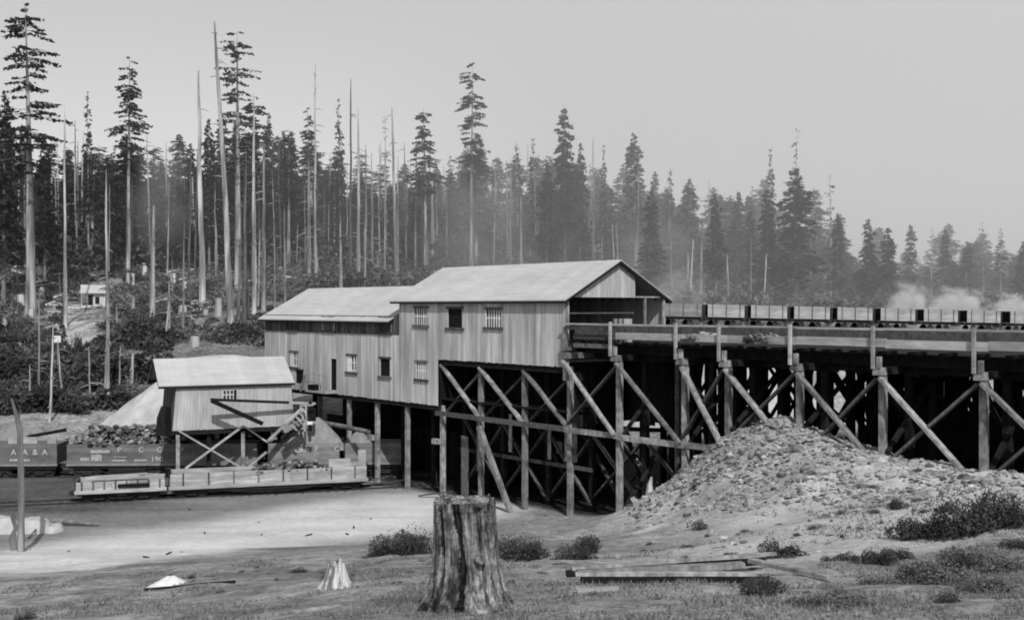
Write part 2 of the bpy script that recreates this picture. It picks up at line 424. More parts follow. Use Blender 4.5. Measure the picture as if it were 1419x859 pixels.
def boards(mb, a0, a1, zb, zt, mk, openings=(), bw=.27, ragged=.05, tones=None, depth=.0):
    """vertical boards between a0..a1; mk(a, off, z)->point"""
    a = a0
    while a < a1-.02:
        b = min(a1, a+bw*random.uniform(.8, 1.2))
        mid = (a+b)/2
        z0 = (zb(mid) if callable(zb) else zb)-random.uniform(0, ragged)
        z1 = zt(mid) if callable(zt) else zt
        iv = [(z0, z1)]
        for (oa, ob, oz0, oz1) in openings:
            if b > oa+.04 and a < ob-.04:
                nv = []
                for p, q in iv:
                    if oz1 <= p or oz0 >= q: nv.append((p, q)); continue
                    if oz0 > p: nv.append((p, oz0))
                    if oz1 < q: nv.append((oz1, q))
                iv = nv
        o = random.uniform(-.012, .012)+depth; tn = random.random() if tones is None else tones(mid)
        for p, q in iv:
            if q-p < .03: continue
            vs = [mk(x, y, z) for z in (p, q) for y in (o-.02, o+.02) for x in (a+.005, b-.005)]
            mb.add(vs, [(0, 2, 3, 1), (4, 5, 7, 6), (0, 1, 5, 4), (2, 6, 7, 3), (0, 4, 6, 2), (1, 3, 7, 5)], tn)
        a = b

Z = lambda rel: EYE+rel
EAVE = Z(.60); LOWEAVE = Z(-.77); MIDB = Z(-3.6); LOWB = Z(-6.8); RIDGE = Z(2.94); LOWRIDGE = Z(1.62)
TL = tpx(553.5); TM = tpx(607); TE = tpx(367); DEPTH = 9.0
OPEN = []   # openings in the facade
WIN = []
for x0, y0, x1, y1, st in [(575, 427, 593, 450, 'bars'), (621, 428, 641, 454, 'open'), (674, 429, 695, 453, 'bars'), (577.5, 502, 592, 525, 'bars'),
                           (527, 497, 541, 521, 'open'), (481.5, 493, 494, 515, 'half'), (402.5, 488, 413, 508, 'half'), (527, 442, 542, 460, 'barsdark'), (398.5, 441, 412.5, 457, 'barsdark'), (448, 441, 463, 458, 'shut')]:
    a, b = tpx(x0), tpx(x1); m_ = (a+b)/2
    z0, z1 = zpy(y1, m_), zpy(y0, m_)
    WIN.append((a, b, z0, z1, st))
    OPEN.append((a, b, z0, z1))
DOOR = (tpx(458.5), tpx(467), zpy(540.5, tpx(463)), zpy(497, tpx(463)))
HATCH = (tpx(411), tpx(420.5), zpy(531, tpx(415)), zpy(513, tpx(415)))
OPEN += [DOOR, HATCH]

bld = thing('tipple_building', 'weathered board coal tipple on tall timber legs, with gabled end and lower wing', 'mill building', (C0.x, C0.y, 0), RZ)
mkf = lambda a, o, z: (a, o, z)
w = MB()
boards(w, TL, TM, LOWB, EAVE-.02, mkf, OPEN)
boards(w, TM, 0.0, lambda x: MIDB, EAVE-.02, mkf, OPEN)
w.build('front_wall', M['wall'], bld)
w = MB()
boards(w, TE, TL, LOWB, zpy(461.5, tpx(460)), mkf, OPEN)
w.build('wing_wall', M['wall'], bld)
w = MB()
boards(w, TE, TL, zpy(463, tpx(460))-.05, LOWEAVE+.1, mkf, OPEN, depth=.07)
w.build('eave_boards', M['wall_dark'], bld)  # same boards as the wing wall, eave shade put into the colour
# backing, ends and rear wall (closed box so the inside is dark)
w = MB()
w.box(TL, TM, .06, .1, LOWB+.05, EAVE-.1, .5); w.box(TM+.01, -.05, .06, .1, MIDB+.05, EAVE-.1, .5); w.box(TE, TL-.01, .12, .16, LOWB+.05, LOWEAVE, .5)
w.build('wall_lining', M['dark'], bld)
w = MB(); bx = []
boards(w, TE, 0, LOWB, lambda a: EAVE-.1 if a > TL else LOWEAVE-.1, lambda a, o, z: (a, DEPTH+o, z)); w.build('rear_wall', M['wall'], bld)
w = MB()
gtop = lambda s: Z(2.94)-abs(s-DEPTH/2)/(DEPTH/2)*(2.94-.6)-.12
boards(w, 0, DEPTH, lambda s: LOWRIDGE-.6 if False else Z(-1.5), gtop, lambda a, o, z: (TL+o, a, z))
ltop = lambda s: LOWRIDGE-abs(s-DEPTH/2)/(DEPTH/2)*(1.62+.77)-.12
boards(w, 0, DEPTH, LOWB, ltop, lambda a, o, z: (TE+.03+o, a, z))
w.build('end_wall', M['wall'], bld)
# gable panel facing the trestle
SP = spx(880)
w = MB()
boards(w, .12, SP, Z(.58), gtop, lambda a, o, z: (o, a, z), bw=.3, ragged=.0)
w.build('gable_panel', M['bin'], bld)
w = MB()
boards(w, 0.03, .3, MIDB, Z(.55), lambda a, o, z: (.03+o, a, z), bw=.14, ragged=.3)
boards(w, -.03, .0, MIDB, Z(.55), lambda a, o, z: (.06+o, a, z), bw=.05)
w.build('corner_board', M['timber'], bld)
# dark interior: floor, back partition
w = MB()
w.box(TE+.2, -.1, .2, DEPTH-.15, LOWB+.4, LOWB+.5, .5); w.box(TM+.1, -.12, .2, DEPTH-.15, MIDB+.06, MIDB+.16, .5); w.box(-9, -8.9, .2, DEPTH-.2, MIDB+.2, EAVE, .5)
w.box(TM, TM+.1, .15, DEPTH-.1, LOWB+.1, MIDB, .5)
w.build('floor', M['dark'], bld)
# members in the open end
w = MB()
s1 = spx(892); s2 = spx(918)
w.beam((.1, s1, Z(-1.5)), (.1, s1, Z(.58)), .14, .14); w.beam((.1, s2, Z(-1.5)), (.1, s2, Z(.62)), .16, .16)
w.beam((.1, SP, Z(.62)), (.1, DEPTH+.5, Z(.62)), .16, .1)
w.build('end_post', M['timber'], bld)
w = MB(); w.beam((.0, .3, zpy(434, 0)), (.0, 6, zpy(434, 0)), .05, .07); w.build('end_rail', M['timber_mid'], bld)

def roof(x0, x1, zr, ze, over, name='roof'):
    mb = MB(); yh = DEPTH/2; sl = (zr-ze)/yh
    for sgn in (-1, 1):
        ye = yh+sgn*(yh+over); zz = ze-over*sl; th = .07
        n = int((x1-x0)/.55); xa = x0
        for i in range(n):   # board strips down the slope
            xb = x0+(x1-x0)*(i+1)/n; dz = random.uniform(-.006, .006)
            vs = [(xa, yh, zr+dz), (xb-.004, yh, zr+dz), (xb-.004, ye, zz+dz), (xa, ye, zz+dz), (xa, yh, zr-th), (xb-.004, yh, zr-th), (xb-.004, ye, zz-th), (xa, ye, zz-th)]
            mb.add(vs, [(0, 1, 2, 3) if sgn > 0 else (3, 2, 1, 0), (4, 7, 6, 5), (0, 4, 5, 1), (2, 6, 7, 3), (0, 3, 7, 4), (1, 5, 6, 2)])
            xa = xb
    o = mb.build(name, M['roof'], bld)
    f = MB()
    for sgn in (-1, 1):
        ye = yh+sgn*(yh+over); zz = ze-over*sl
        f.beam((x0+.02, ye-sgn*.05, zz-.14), (x1-.02, ye-sgn*.05, zz-.14), .05, .13)
        for xx in (x1-.05, x0+.05):
            f.beam((xx, yh, zr-.15), (xx, ye-sgn*.02, zz-.15), .06, .15)
        x = x0+.5
        while x < x1:
            f.beam((x, yh+sgn*(yh-.1), ze-.1), (x, ye-sgn*.08, zz-.11), .06, .09); x += .8
    f.build('fascia', M['timber_dark'], o)
roof(TL-.75, .35, RIDGE, EAVE, .35)
roof(TE-.35, TL-.77, LOWRIDGE, LOWEAVE, .5, 'wing_roof')
w = MB(); w.beam((TL-.75, 0-.1, EAVE-.15), (TL-.75, DEPTH/2, RIDGE-.1), .1, .14); w.build('verge_board', M['timber_mid'], bld)

def add_window(a, b, z0, z1, st):
    g = MB(); y = .05
    g.box(a, b, y, y+.02, z0, z1, .5)
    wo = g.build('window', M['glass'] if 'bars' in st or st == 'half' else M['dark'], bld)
    fr = MB()
    t = .09
    for xa, xb in ((a-t, a), (b, b+t)): fr.box(xa, xb, -.05, .04, z0, z1)
    fr.build('frame', M['wall_dark'] if st == 'barsdark' else M['wall'], wo)
    sl = MB(); sl.box(a-.22, b+.2, -.13, .04, z0-.17, z0-.002); sl.build('sill', M['timber_mid'], wo)
    sl = MB(); sl.box(a-.16, b+.14, -.08, .04, z1+.002, z1+.15); sl.build('lintel', M['timber_mid'], wo)
    if 'bars' in st:
        br = MB(); n = 5
        for i in range(1, n+1):
            x = a+(b-a)*(i)/(n+1)
            br.box(x-.035, x+.035, .0, .035, z0, z1)
        br.box(a, b, .036, .048, z0+(z1-z0)*.48, z0+(z1-z0)*.54)
        br.build('bars', M['whitewood'] if st == 'bars' else M['wall_dark'], wo)
    if st == 'half':
        br = MB(); br.box(a, a+(b-a)*.45, .0, .04, z0, z1); br.box(a+(b-a)*.5, b, .0, .035, z0, z0+(z1-z0)*.12); br.box(a+(b-a)*.68, a+(b-a)*.78, .0, .035, z0, z1); br.box(a+(b-a)*.45, b, .0, .03, z0+(z1-z0)*.52, z0+(z1-z0)*.6)
        br.build('sash', M['whitewood'], wo)
    if st == 'shut':
        br = MB(); boards(br, a, b, z0, z1, mkf, (), .2, 0); br.build('shutter', M['wall_dark'], wo)
for q in WIN: add_window(*q)
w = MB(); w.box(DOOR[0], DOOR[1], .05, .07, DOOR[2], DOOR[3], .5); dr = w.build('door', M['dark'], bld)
for q in ((DOOR[0]-.09, DOOR[0]+.002), (DOOR[1]-.002, DOOR[1]+.09)):
    w = MB(); w.box(q[0], q[1], -.05, .04, DOOR[2], DOOR[3]+.1); w.build('jamb', M['wall'], dr)
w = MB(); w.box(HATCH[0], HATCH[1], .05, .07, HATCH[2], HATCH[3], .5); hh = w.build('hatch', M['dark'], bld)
w = MB(); w.box(HATCH[0]-.1, HATCH[1]+.1, -.06, .04, HATCH[3], HATCH[3]+.12); w.build('lintel', M['timber_mid'], hh)
# landing by the door
w = MB(); la, lb = tpx(441), tpx(469); lz = zpy(542, tpx(463))
w.box(la, lb, -1.2, -.05, lz-.12, lz, .6); w.build('landing', M['plank'], bld)
w = MB()
for x in (la+.1, (la+lb)/2+.6, lb-.1): w.beam((x, -1.15, lz), (x, -1.15, lz+1.35), .08, .08)
w.beam((la, -1.15, lz+1.35), (lb, -1.15, lz+1.35), .09, .07); w.beam((la, -1.15, lz+.7), (lb, -1.15, lz+.7), .07, .06)
w.beam((la, -1.15, lz+1.35), (tpx(434), -1.15, zpy(541, tpx(434))), .12, .16)
w.build('handrail', M['plank'], bld)
w = MB(); w.box(la+.1, la+.9, -1.0, -.3, lz, lz+.45, .2); w.build('box', M['timber_dark'], bld)

# timber frame under the building
BENT = [TM, tpx(660), tpx(720.5), 0.0]
LEFTB = [tpx(558.5), tpx(517), tpx(478), tpx(438), tpx(396)]
def post(mb, x, s, z0, z1, w_=.28, tone=None): mb.beam((x, s, z0), (x, s, z1), w_, w_, up=(1, 0, 0), tone=tone)
GIRT = Z(-7.35)
fr_root = bld
for x in BENT:
    w = MB(); post(w, x, .42, gloc(x)-.4, (LOWB if x == TM else MIDB), .29); w.build('post', M['timber'], fr_root)
    for s in (2.4, 4.6, 6.8, 8.8):
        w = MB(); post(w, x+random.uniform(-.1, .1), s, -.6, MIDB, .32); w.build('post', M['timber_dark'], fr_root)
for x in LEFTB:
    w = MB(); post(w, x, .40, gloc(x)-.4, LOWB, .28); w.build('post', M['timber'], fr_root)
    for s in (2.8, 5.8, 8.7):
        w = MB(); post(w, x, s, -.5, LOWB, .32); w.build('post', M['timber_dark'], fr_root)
TOPB = Z(-4.3)
for a, b in zip(BENT[:-1], BENT[1:]):
    w = MB(); w.beam((a, 2.2, GIRT-.3), (b, 2.2, Z(-12.2)), .1, .26, up=(0, 1, 0)); w.build('lower_brace', M['timber_mid'], fr_root)
    w = MB(); w.beam((b, 2.6, GIRT-.3), (a, 2.6, Z(-12.2)), .1, .26, up=(0, 1, 0)); w.build('lower_brace', M['timber_mid'], fr_root)
    w = MB(); w.beam((a, 4.4, GIRT+.6), (b, 4.4, Z(-11.6)), .12, .28, up=(0, 1, 0)); w.build('inner_brace', M['timber_mid'], fr_root)
    w = MB(); w.beam((a-.2, 2.1, Z(-10)), (b+.2, 2.1, Z(-10)), .08, .24); w.build('lower_girt', M['timber_mid'], fr_root)
    w = MB(); w.beam((a+.1, .2, TOPB+.3), (b, .2, GIRT+.1), .14, .3, up=(0, 1, 0), segs=3, warp=.02); w.build('brace', M['timber'], fr_root)
    w = MB(); w.beam((b-.3, .7, TOPB), (a+.1, .7, GIRT+.1), .12, .22, up=(0, 1, 0)); w.build('counter_brace', M['timber_mid'], fr_root)
w = MB()
p0 = tpx(672); p1 = tpx(718)
w.beam((p0, -.5, zpy(590, p0)), (p1, -.6, gloc(p1)-.1), .3, .26, segs=4, warp=.02); w.build('prop', M['timber'], fr_root)
w = MB(); w.box(-13.1, -8.7, .0, .11, GIRT-.15, GIRT+.17); w.box(-8.68, -4.3, .01, .12, GIRT-.17, GIRT+.15); w.box(-4.28, .1, .0, .11, GIRT-.16, GIRT+.16)
w.build('girt', M['timber_mid'], fr_root)
# sills under wall edges
w = MB(); w.box(TE, TM, .1, .4, LOWB-.35, LOWB-.002); w.box(TM+.2, 0, .1, .4, MIDB-.4, MIDB-.002); w.build('sill_beam', M['timber_dark'], fr_root)
# near-black board walls added behind the front posts to keep the space dark
w = MB()
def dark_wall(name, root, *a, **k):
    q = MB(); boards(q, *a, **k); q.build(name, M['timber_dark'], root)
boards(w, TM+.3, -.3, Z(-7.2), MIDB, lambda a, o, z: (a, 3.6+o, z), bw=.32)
dark_wall('added_backing', fr_root, TM-6, -2.5, Z(-13.1), Z(-6.5), lambda a, o, z: (a, 7.4+o, z), bw=.35, ragged=.2)
dark_wall('added_backing', fr_root, TE, TM, Z(-10.2), LOWB, lambda a, o, z: (a, 8.2+o, z), bw=.35, ragged=.2)
dark_wall('added_backing', fr_root, TE, TM+.3, Z(-13.2), Z(-9.6), lambda a, o, z: (a, 6.2+o, z), bw=.35, ragged=.2)
dark_wall('added_backing', fr_root, .5, 8.3, Z(-7.2), MIDB, lambda a, o, z: (-.3+o, a, z), bw=.35, ragged=.2)
w.build('added_backing', M['timber_dark'], fr_root)
# odd pale boards hanging in the dark under the building
for px, y0, y1, wd, s in [(628, 605, 688, .75, 1.0), (645, 585, 655, .55, 1.4), (692, 575, 628, .3, 1.2), (706, 605, 665, .45, 1.6), (738, 595, 640, .3, 2.0), (748, 615, 632, .55, 2.2), (767, 600, 640, .2, 1.5), (785, 575, 640, .6, .4)]:
    t = tpx(px)-s*.4; w = MB()
    w.box(t, t+wd, s, s+.05, zpy(y1, t), zpy(y0, t)); w.build('loose_board', M['timber_mid'] if wd > .5 else M['timber'], fr_root)
w = MB()
for x, s in ((tpx(517), -.28), (tpx(607), -.28)):
    w.box(x-.1, x+.5, s-.2, s+.1, Z(-9.9) if x < -15 else Z(-9.4), Z(-9.5) if x < -15 else Z(-9.05))
w.build('cleat', M['timber'], fr_root)
w = MB(); a, b = tpx(445)+.3, tpx(517)
w.tube([(a, -.35, zpy(584, a)), ((a+b)/2, -.36, (zpy(584, a)+zpy(598, b))/2+.02), (b, -.35, zpy(598, b))], [.17, .19, .17], 8); w.build('waling_log', M['timber'], fr_root)
for px, py, s, lab in ((520, 640, .3, 'dark board leaning at the foot of the leftmost frame post'), (540, 655, .6, 'dark board leaning between two frame posts under the wing'), (610, 660, .4, 'dark board leaning on the frame post behind the big stump')):
    x = tpx(px); a = W2(x-1, s-1.5); b = W2(x+.9, s); a.z = gz(a.x, a.y)+.1; b.z = gz(b.x, b.y)+.5
    w = MB(); w.beam((0, 0, 0), b-a, .2, .08); o = w.build('board', M['timber_mid']); o.location = a; tag(o, lab, 'board')

# ------------------------------------------------------------------ loading trestle to the right
tr = thing('loading_trestle', 'long timber trestle with braced bents carrying the mine track out of the gable end', 'trestle', (C0.x, C0.y, 0), RZ)
TB = [tpx(857), tpx(948), tpx(1008), tpx(1107), tpx(1222), tpx(1362), tpx(1362)+4.6, tpx(1362)+9.2]
CAPZ = Z(-2.75)
# mine track line, world coordinates
TA = Vector((10.4, 71.4, 0)); TD = Vector((1, .19, 0)).normalized(); TN = Vector((-TD.y, TD.x, 0))
TRZ = math.atan2(TD.y, TD.x)
def trackz(u): return Z(-1.08)-.021*u
inv = Matrix.Rotation(-RZ, 3, 'Z')
def toL(p): return inv @ (Vector(p)-Vector((C0.x, C0.y, 0)))
def trackS(x):  # local depth of the mine track at local x
    # line TA+u*TD in local coordinates
    a = toL(TA); d = inv @ TD
    u = (x-a.x)/d.x
    return a.y+d.y*u
for x0_, x1_ in ((.2, 4.5), (4.5, 9.4)):
    for sA in (1.9, 4.2):
        w = MB(); w.beam((x0_, sA, GIRT-.2), (x1_, sA, Z(-11.6)), .1, .26, up=(0, 1, 0)); w.build('lower_brace', M['timber_mid'], tr)
        w = MB(); w.beam((x1_, sA+.4, GIRT-.2), (x0_, sA+.4, Z(-11.6)), .1, .26, up=(0, 1, 0)); w.build('lower_brace', M['timber_mid'], tr)
    w = MB(); w.beam(((x0_+x1_)/2, 2.2, Z(-12.4)), ((x0_+x1_)/2, 2.2, CAPZ-.3), .28, .28, up=(1, 0, 0)); w.build('middle_post', M['timber_mid'], tr)
for i, x in enumerate(TB):
    sb = min(trackS(x)+1.5, 30)
    capn = MB(); capn.box(x-.2, x+.2, -.45, .1, CAPZ-.34, CAPZ); cpo = capn.build('cap', M['timber'], tr); capn = MB(); capn.box(x-.19, x+.19, .102, sb, CAPZ-.33, CAPZ-.001); capn.build('cap_beam', M['timber_dark'], cpo)  # cap behind its front end painted near-black in place of shade
    w = MB(); post(w, x, .1, gloc(x)-.5, CAPZ-.34, .29); w.build('post', M['timber'], tr)
    s = 2.3
    while s < sb:
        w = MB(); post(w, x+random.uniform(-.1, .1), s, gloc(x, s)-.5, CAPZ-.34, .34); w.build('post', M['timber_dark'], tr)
        s += 2.3
    w = MB()   # sway braces across the bent
    s = 0
    while s+4 < sb:
        za = CAPZ-.5; zb_ = max(gloc(x, s+2)+.6, Z(-7.4))
        w.beam((x-.25, s, za), (x-.25, s+4.4, zb_), .1, .26, up=(1, 0, 0)); w.beam((x+.25, s+4.4, za), (x+.25, s, zb_), .1, .26, up=(1, 0, 0))
        if gloc(x, s+2) < Z(-9):
            w.beam((x-.25, s, GIRT), (x-.25, s+4.4, gloc(x, s+4.4)), .1, .26, up=(1, 0, 0)); w.beam((x+.25, s+4.4, GIRT), (x+.25, s, gloc(x, s)), .1, .26, up=(1, 0, 0))
        s += 4.6
    w.build('sway_brace', M['timber_dark'], tr)
    # railing post and stub
    w = MB(); w.beam((x-.12, -.55, CAPZ-.05), (x-.12, -.55, Z(-.86)), .15, .13, up=(1, 0, 0)); w.build('rail_post', M['plank'], tr)
    w = MB(); w.box(x+.02, x+.2, -.5, -.3, CAPZ+.002, CAPZ+.5); w.build('stub', M['timber'], tr)
    
# first bent at the building corner rises to the deck
w = MB(); post(w, .18, -.12, Z(-4.4), Z(-1.2), .26); w.box(-.05, .42, -.35, .2, Z(-2.6), Z(-2.2)); w.build('post', M['timber'], tr)
w = MB(); w.box(-.1, .5, -.3, 8, CAPZ-.34, CAPZ); w.build('cap', M['timber_mid'], tr)
# longitudinal bracing
XB = [0.0]+TB
for i, (a, b) in enumerate(zip(XB[:-1], XB[1:])):
    zb_ = Z(-7.3)
    if i == 5: b2 = tpx(1345); zb_ = Z(-7.15)
    else: b2 = b
    w = MB(); w.beam((a+.1, -.32, CAPZ-.45), (b2, -.32, zb_), .13, .34 if i > 1 else .28, up=(0, 1, 0), segs=4, warp=.015); w.build('brace', M['timber'], tr)
    if i >= 2 or i == 0:
        f = 1.0
        w = MB(); w.beam((b-.15, -.12 if i else .2, CAPZ-.5), (a+(b-a)*(0 if i < 4 else .12), -.12 if i else .2, zb_+.3), .12, .28, up=(0, 1, 0), segs=3, warp=.01); w.build('counter_brace', M['timber_mid'], tr)
w = MB(); w.box(.12, 4.5, -.27, -.21, GIRT-.14, GIRT+.18); w.box(4.52, 9.4, -.26, -.2, GIRT-.2, GIRT+.13); w.box(9.42, 12.2, -.27, -.21, GIRT-.16, GIRT+.16)
w.build('girt', M['timber'], tr)
# stringers set back, painted near-black to deepen the shade
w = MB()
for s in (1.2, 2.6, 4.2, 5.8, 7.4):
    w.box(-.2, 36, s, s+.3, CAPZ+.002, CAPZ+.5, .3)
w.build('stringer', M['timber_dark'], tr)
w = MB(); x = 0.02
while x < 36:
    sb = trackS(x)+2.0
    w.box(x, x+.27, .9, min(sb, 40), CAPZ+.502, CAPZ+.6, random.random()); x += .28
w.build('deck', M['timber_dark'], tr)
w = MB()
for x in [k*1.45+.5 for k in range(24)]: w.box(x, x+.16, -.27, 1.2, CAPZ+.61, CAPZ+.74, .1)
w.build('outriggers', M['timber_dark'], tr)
# dark board walls added under the deck to black out the void
w = MB()
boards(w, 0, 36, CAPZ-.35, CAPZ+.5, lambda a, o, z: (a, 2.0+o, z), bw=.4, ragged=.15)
dark_wall('added_skirt', tr, 0.2, 5.6, Z(-7.0), CAPZ+.2, lambda a, o, z: (a, 5.2+o, z), bw=.38, ragged=.35)
dark_wall('added_skirt', tr, 17.5, 36, Z(-12), Z(-5.2), lambda a, o, z: (a, 8.0+o, z), bw=.38, ragged=.5)
dark_wall('added_skirt', tr, 16.6, 17.4, Z(-12), Z(-6.6), lambda a, o, z: (a, 9.0+o, z), bw=.38, ragged=.5)
w.build('added_skirt', M['timber_dark'], tr)
# walkway beams and railing
w = MB(); cuts = [.1, 4.6, 9.4, 12.5, 16.6, 21.3, 26, 31, 36]
for i in range(len(cuts)-1):
    a, b = cuts[i], cuts[i+1]-.02; dz = random.uniform(-.03, .03)
    if i == 0: continue
    w.box(a, b, -.46, -.28, Z(-1.83)+dz, Z(-1.45)+dz)
w.build('edge_beam', M['plank'], tr)
w = MB()
for i in range(len(cuts)-1):
    a, b = cuts[i], cuts[i+1]-.02; dz = random.uniform(-.02, .02)
    w.box(a, b, -.44, -.34, Z(-1.06)+dz, Z(-.96)+dz)
w.build('hand_rail', M['plank'], tr)
w = MB()
w.box(.3, 36, .5, .62, Z(-1.75), Z(-1.1)); w.box(.4, 4.4, -.4, -.3, Z(-1.35), Z(-1.12)); w.box(.9, 4.2, -.2, -.1, Z(-1.9), Z(-1.62)); w.box(.9, 4.2, -.2, -.1, Z(-2.4), Z(-2.15))
w.build('side_board', M['timber_mid'], tr)
# second deck and bents under the mine track
t2 = thing('mine_track_trestle', 'dark plank deck and bents under the mine car track behind the railing', 'trestle', (TA.x, TA.y, 0), TRZ)
w = MB(); u = -3.0
while u < 44:
    w.box(u, u+.24, -2.2, 2.0, trackz(u)-.42, trackz(u)-.28, random.random()); u += .5
w.build('ties', M['timber_mid'], t2)
w = MB()
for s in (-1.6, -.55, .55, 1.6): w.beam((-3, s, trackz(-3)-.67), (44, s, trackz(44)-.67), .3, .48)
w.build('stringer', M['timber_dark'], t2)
for s in (-.45, .45):
    w = MB(); w.beam((-3, s, trackz(-3)-.22), (44, s, trackz(44)-.22), .07, .12); w.build('rail', M['iron'], t2)
u = 2.0
while u < 44:
    c = TA+TD*u; z1 = trackz(u)-.92
    for s in (-1.7, 0, 1.7):
        q = c+TN*s; w = MB(); w.beam((u, s, gz(q.x, q.y)-.5), (u, s, z1), .34, .34, up=(1, 0, 0)); w.build('post', M['timber_dark'], t2)
    w = MB(); w.box(u-.18, u+.18, -2.4, 2.4, z1-.02, z1+.0); q = c; g = gz(q.x, q.y)
    w.beam((u-.25, -1.9, z1-.2), (u-.25, 1.9, g+1.0), .1, .25, up=(1, 0, 0)); w.beam((u+.25, 1.9, z1-.2), (u+.25, -1.9, g+1.0), .1, .25, up=(1, 0, 0))
    w.build('sway_brace', M['timber_dark'], t2)
    w = MB(); w.beam((u, -1.85, z1-.4), (u+3.9, -1.85, g+2), .12, .28, up=(0, 1, 0)); w.beam((u+3.9, -1.85, z1-.4), (u, -1.85, g+2), .12, .28, up=(0, 1, 0)); w.build('brace', M['timber_dark'], t2)
    u += 3.9
# stair under the trestle
w = MB(); st = thing('stair', 'dark timber stair ladder leaning under the trestle between the bents', 'stair')
a = P(868, 620, 66); b = P(900, 705, 66); a.z = Z(-7.6); b.z = gz(b.x, b.y)
for o in (-.45, .45):
    w.beam(a+E*0+Vector((.1*o, o, 0)), b+Vector((.1*o, o, 0)), .08, .25)
w.build('stringer', M['timber_dark'], st)
w = MB()
for i in range(13):
    c = a.lerp(b, (i+.5)/13); w.box(c.x-.16, c.x+.16, c.y-.42, c.y+.42, c.z-.02, c.z+.03, 1)
w.build('treads', M['plank'], st)
# small things on the deck
q = W2(tpx(849)-.0, .1); k = thing('crate', 'small pale board crate standing on the trestle beside the railing', 'crate', (q.x+.6, q.y+.8, CAPZ+.6), RZ)
w = MB(); w.box(-.4, .4, -.35, .35, 0, 1.45); w.build('crate_body', M['bin'], k)
w = MB()
for x in (-.38, 0, .38): w.box(x-.05, x+.05, -.4, -.352, 0, 1.46)
w.build('batten', M['timber_mid'], k)
def coal_heap(name, label, c, rx, ry, h, mat, n=70, lump=.12, cat='coal heap', lumps=True, parent=None, lm='coal'):
    mb = MB()
    for i in range(n):
        a = random.uniform(0, 6.28); r = math.sqrt(random.random())
        x = math.cos(a)*r*rx; y = math.sin(a)*r*ry; z = h*(1-r)**.8*random.uniform(.7, 1.05)
        mb.rock((x, y, z), lump*random.uniform(.6, 1.5))
    o = mb.build(name, mat, parent)
    o.location = c
    if cat: tag(o, label, cat)
    return o
for px, s, lab, h in ((975, .2, 'small heap of pale spilled rock on the trestle edge beam', .35), (1066, -.2, 'dark heap of spilled coal on the trestle edge beam', .4)):
    t = tpx(px); q = W2(t, s)
    coal_heap('rubble_heap', lab, (q.x, q.y, Z(-1.7)), 1.2, .5, h, M['stone'] if px < 1000 else M['coal'], 60, .18)

# ------------------------------------------------------------------ mine cars
def mine_car(name, label, mat):
    root = thing(name, label, 'mine car', (0, 0, 0), 0, 'mine cars in a train on the trestle track')
    L_, H_, W_ = 2.55, .84, 1.5
    w = MB(); z0 = .62
    for k in range(3):
        za = z0+H_*k/3; zb = z0+H_*(k+1)/3-.006
        w.box(-L_/2, L_/2, -W_/2, -W_/2+.06, za, zb); w.box(-L_/2, L_/2, W_/2-.06, W_/2, za, zb)
    w.build('side_boards', mat, root)
    w = MB()
    for x in (-L_/2+.03, L_/2-.09): w.box(x, x+.06, -W_/2+.062, W_/2-.062, z0, z0+H_-.03)
    w.box(-L_/2+.1, L_/2-.1, -W_/2+.07, W_/2-.07, z0, z0+.05); w.build('end_boards', M['timber_dark'], root)
    w = MB()
    for y in (-.5, .5): w.box(-L_/2-.15, L_/2+.15, y-.08, y+.08, .42, .6)
    w.box(L_/2+.16, L_/2+.42, -.35, .35, .35, 1.38, .2)  # black box for dark end boards and the shade between cars
    w.build('frame', M['iron'], root)
    for x in (-.95, .0, .95):
        w = MB(); w.box(x-.03, x+.03, -W_/2-.025, -W_/2-.003, z0-.05, z0+H_); w.build('strap', M['timber_mid'], root)
    for x in (-.6, .6):
        for y in (-.45, .45):
            w = MB(); w.disc((x, y, .2), (0, 1, 0), .22, .08, 14); w.build('wheel', M['iron'], root)
    return root
mc = mine_car('mine_car', 'x', M['mine_wood'])
mcd = mine_car('mine_car', 'dark weathered mine car at the head of the train by the building', M['car_paint_pale'])
def on_track(o, px):
    r = (px-709.5)/F; u = (r*TA.y-TA.x)/(TD.x-r*TD.y); p = TA+TD*u
    o.location = (p.x, p.y, trackz(u)-.16); o.rotation_euler = (0, math.atan(.021), TRZ)
on_track(mcd, 941)
names = ['second mine car from the building, pale boards with a dark heap at its front', 'third mine car from the building, scratched pale side', 'fourth mine car from the building, level with the tall dark fir',
         'fifth mine car from the building, behind the braced trestle bents', 'sixth mine car from the building on the trestle track', 'seventh mine car from the building, before the first smoke cloud',
         'eighth mine car from the building, in front of the smoke cloud', 'ninth mine car from the building near the right frame edge', 'last mine car in view, cut by the right frame edge']
px0 = 1000.0
for i in range(9):
    o = mc if i == 0 else copy_tree(mc)
    o['label'] = names[i]
    on_track(o, px0+59.0*i)

# ------------------------------------------------------------------ small loading bin house (left)
th = R(24); A = Vector((math.cos(th), math.sin(th), 0)); B = Vector((-math.sin(th), math.cos(th), 0))
S0 = P(239, 592, 79.3); S0.z = 0
sh = thing('loading_bin', 'small board loading bin with pale gabled roof straddling the railway track', 'coal bin', S0, th)
def apx(px, s=0):
    r = (px-709.5)/F; x0 = S0.x+B.x*s; y0 = S0.y+B.y*s
    return (r*y0-x0)/(A.x-r*A.y)
SL = apx(408); ST0 = apx(244.5); ST1 = apx(403); SD = 7.2
SB = EYE-(592-425)/F*81.5; SE = EYE-(529-425)/F*81.5; SR = EYE-(495-425)/F*84.5
wo = [(apx(309), apx(323.5), EYE-(551-425)/F*82.3, EYE-(538.5-425)/F*82.3)]
w = MB()
def batter(a, z):   # trapezoid facade
    k = (z-SB)/(SE-SB); lo = ST0*k; hi = SL+(ST1-SL)*k; return lo+(hi-lo)*a/SL
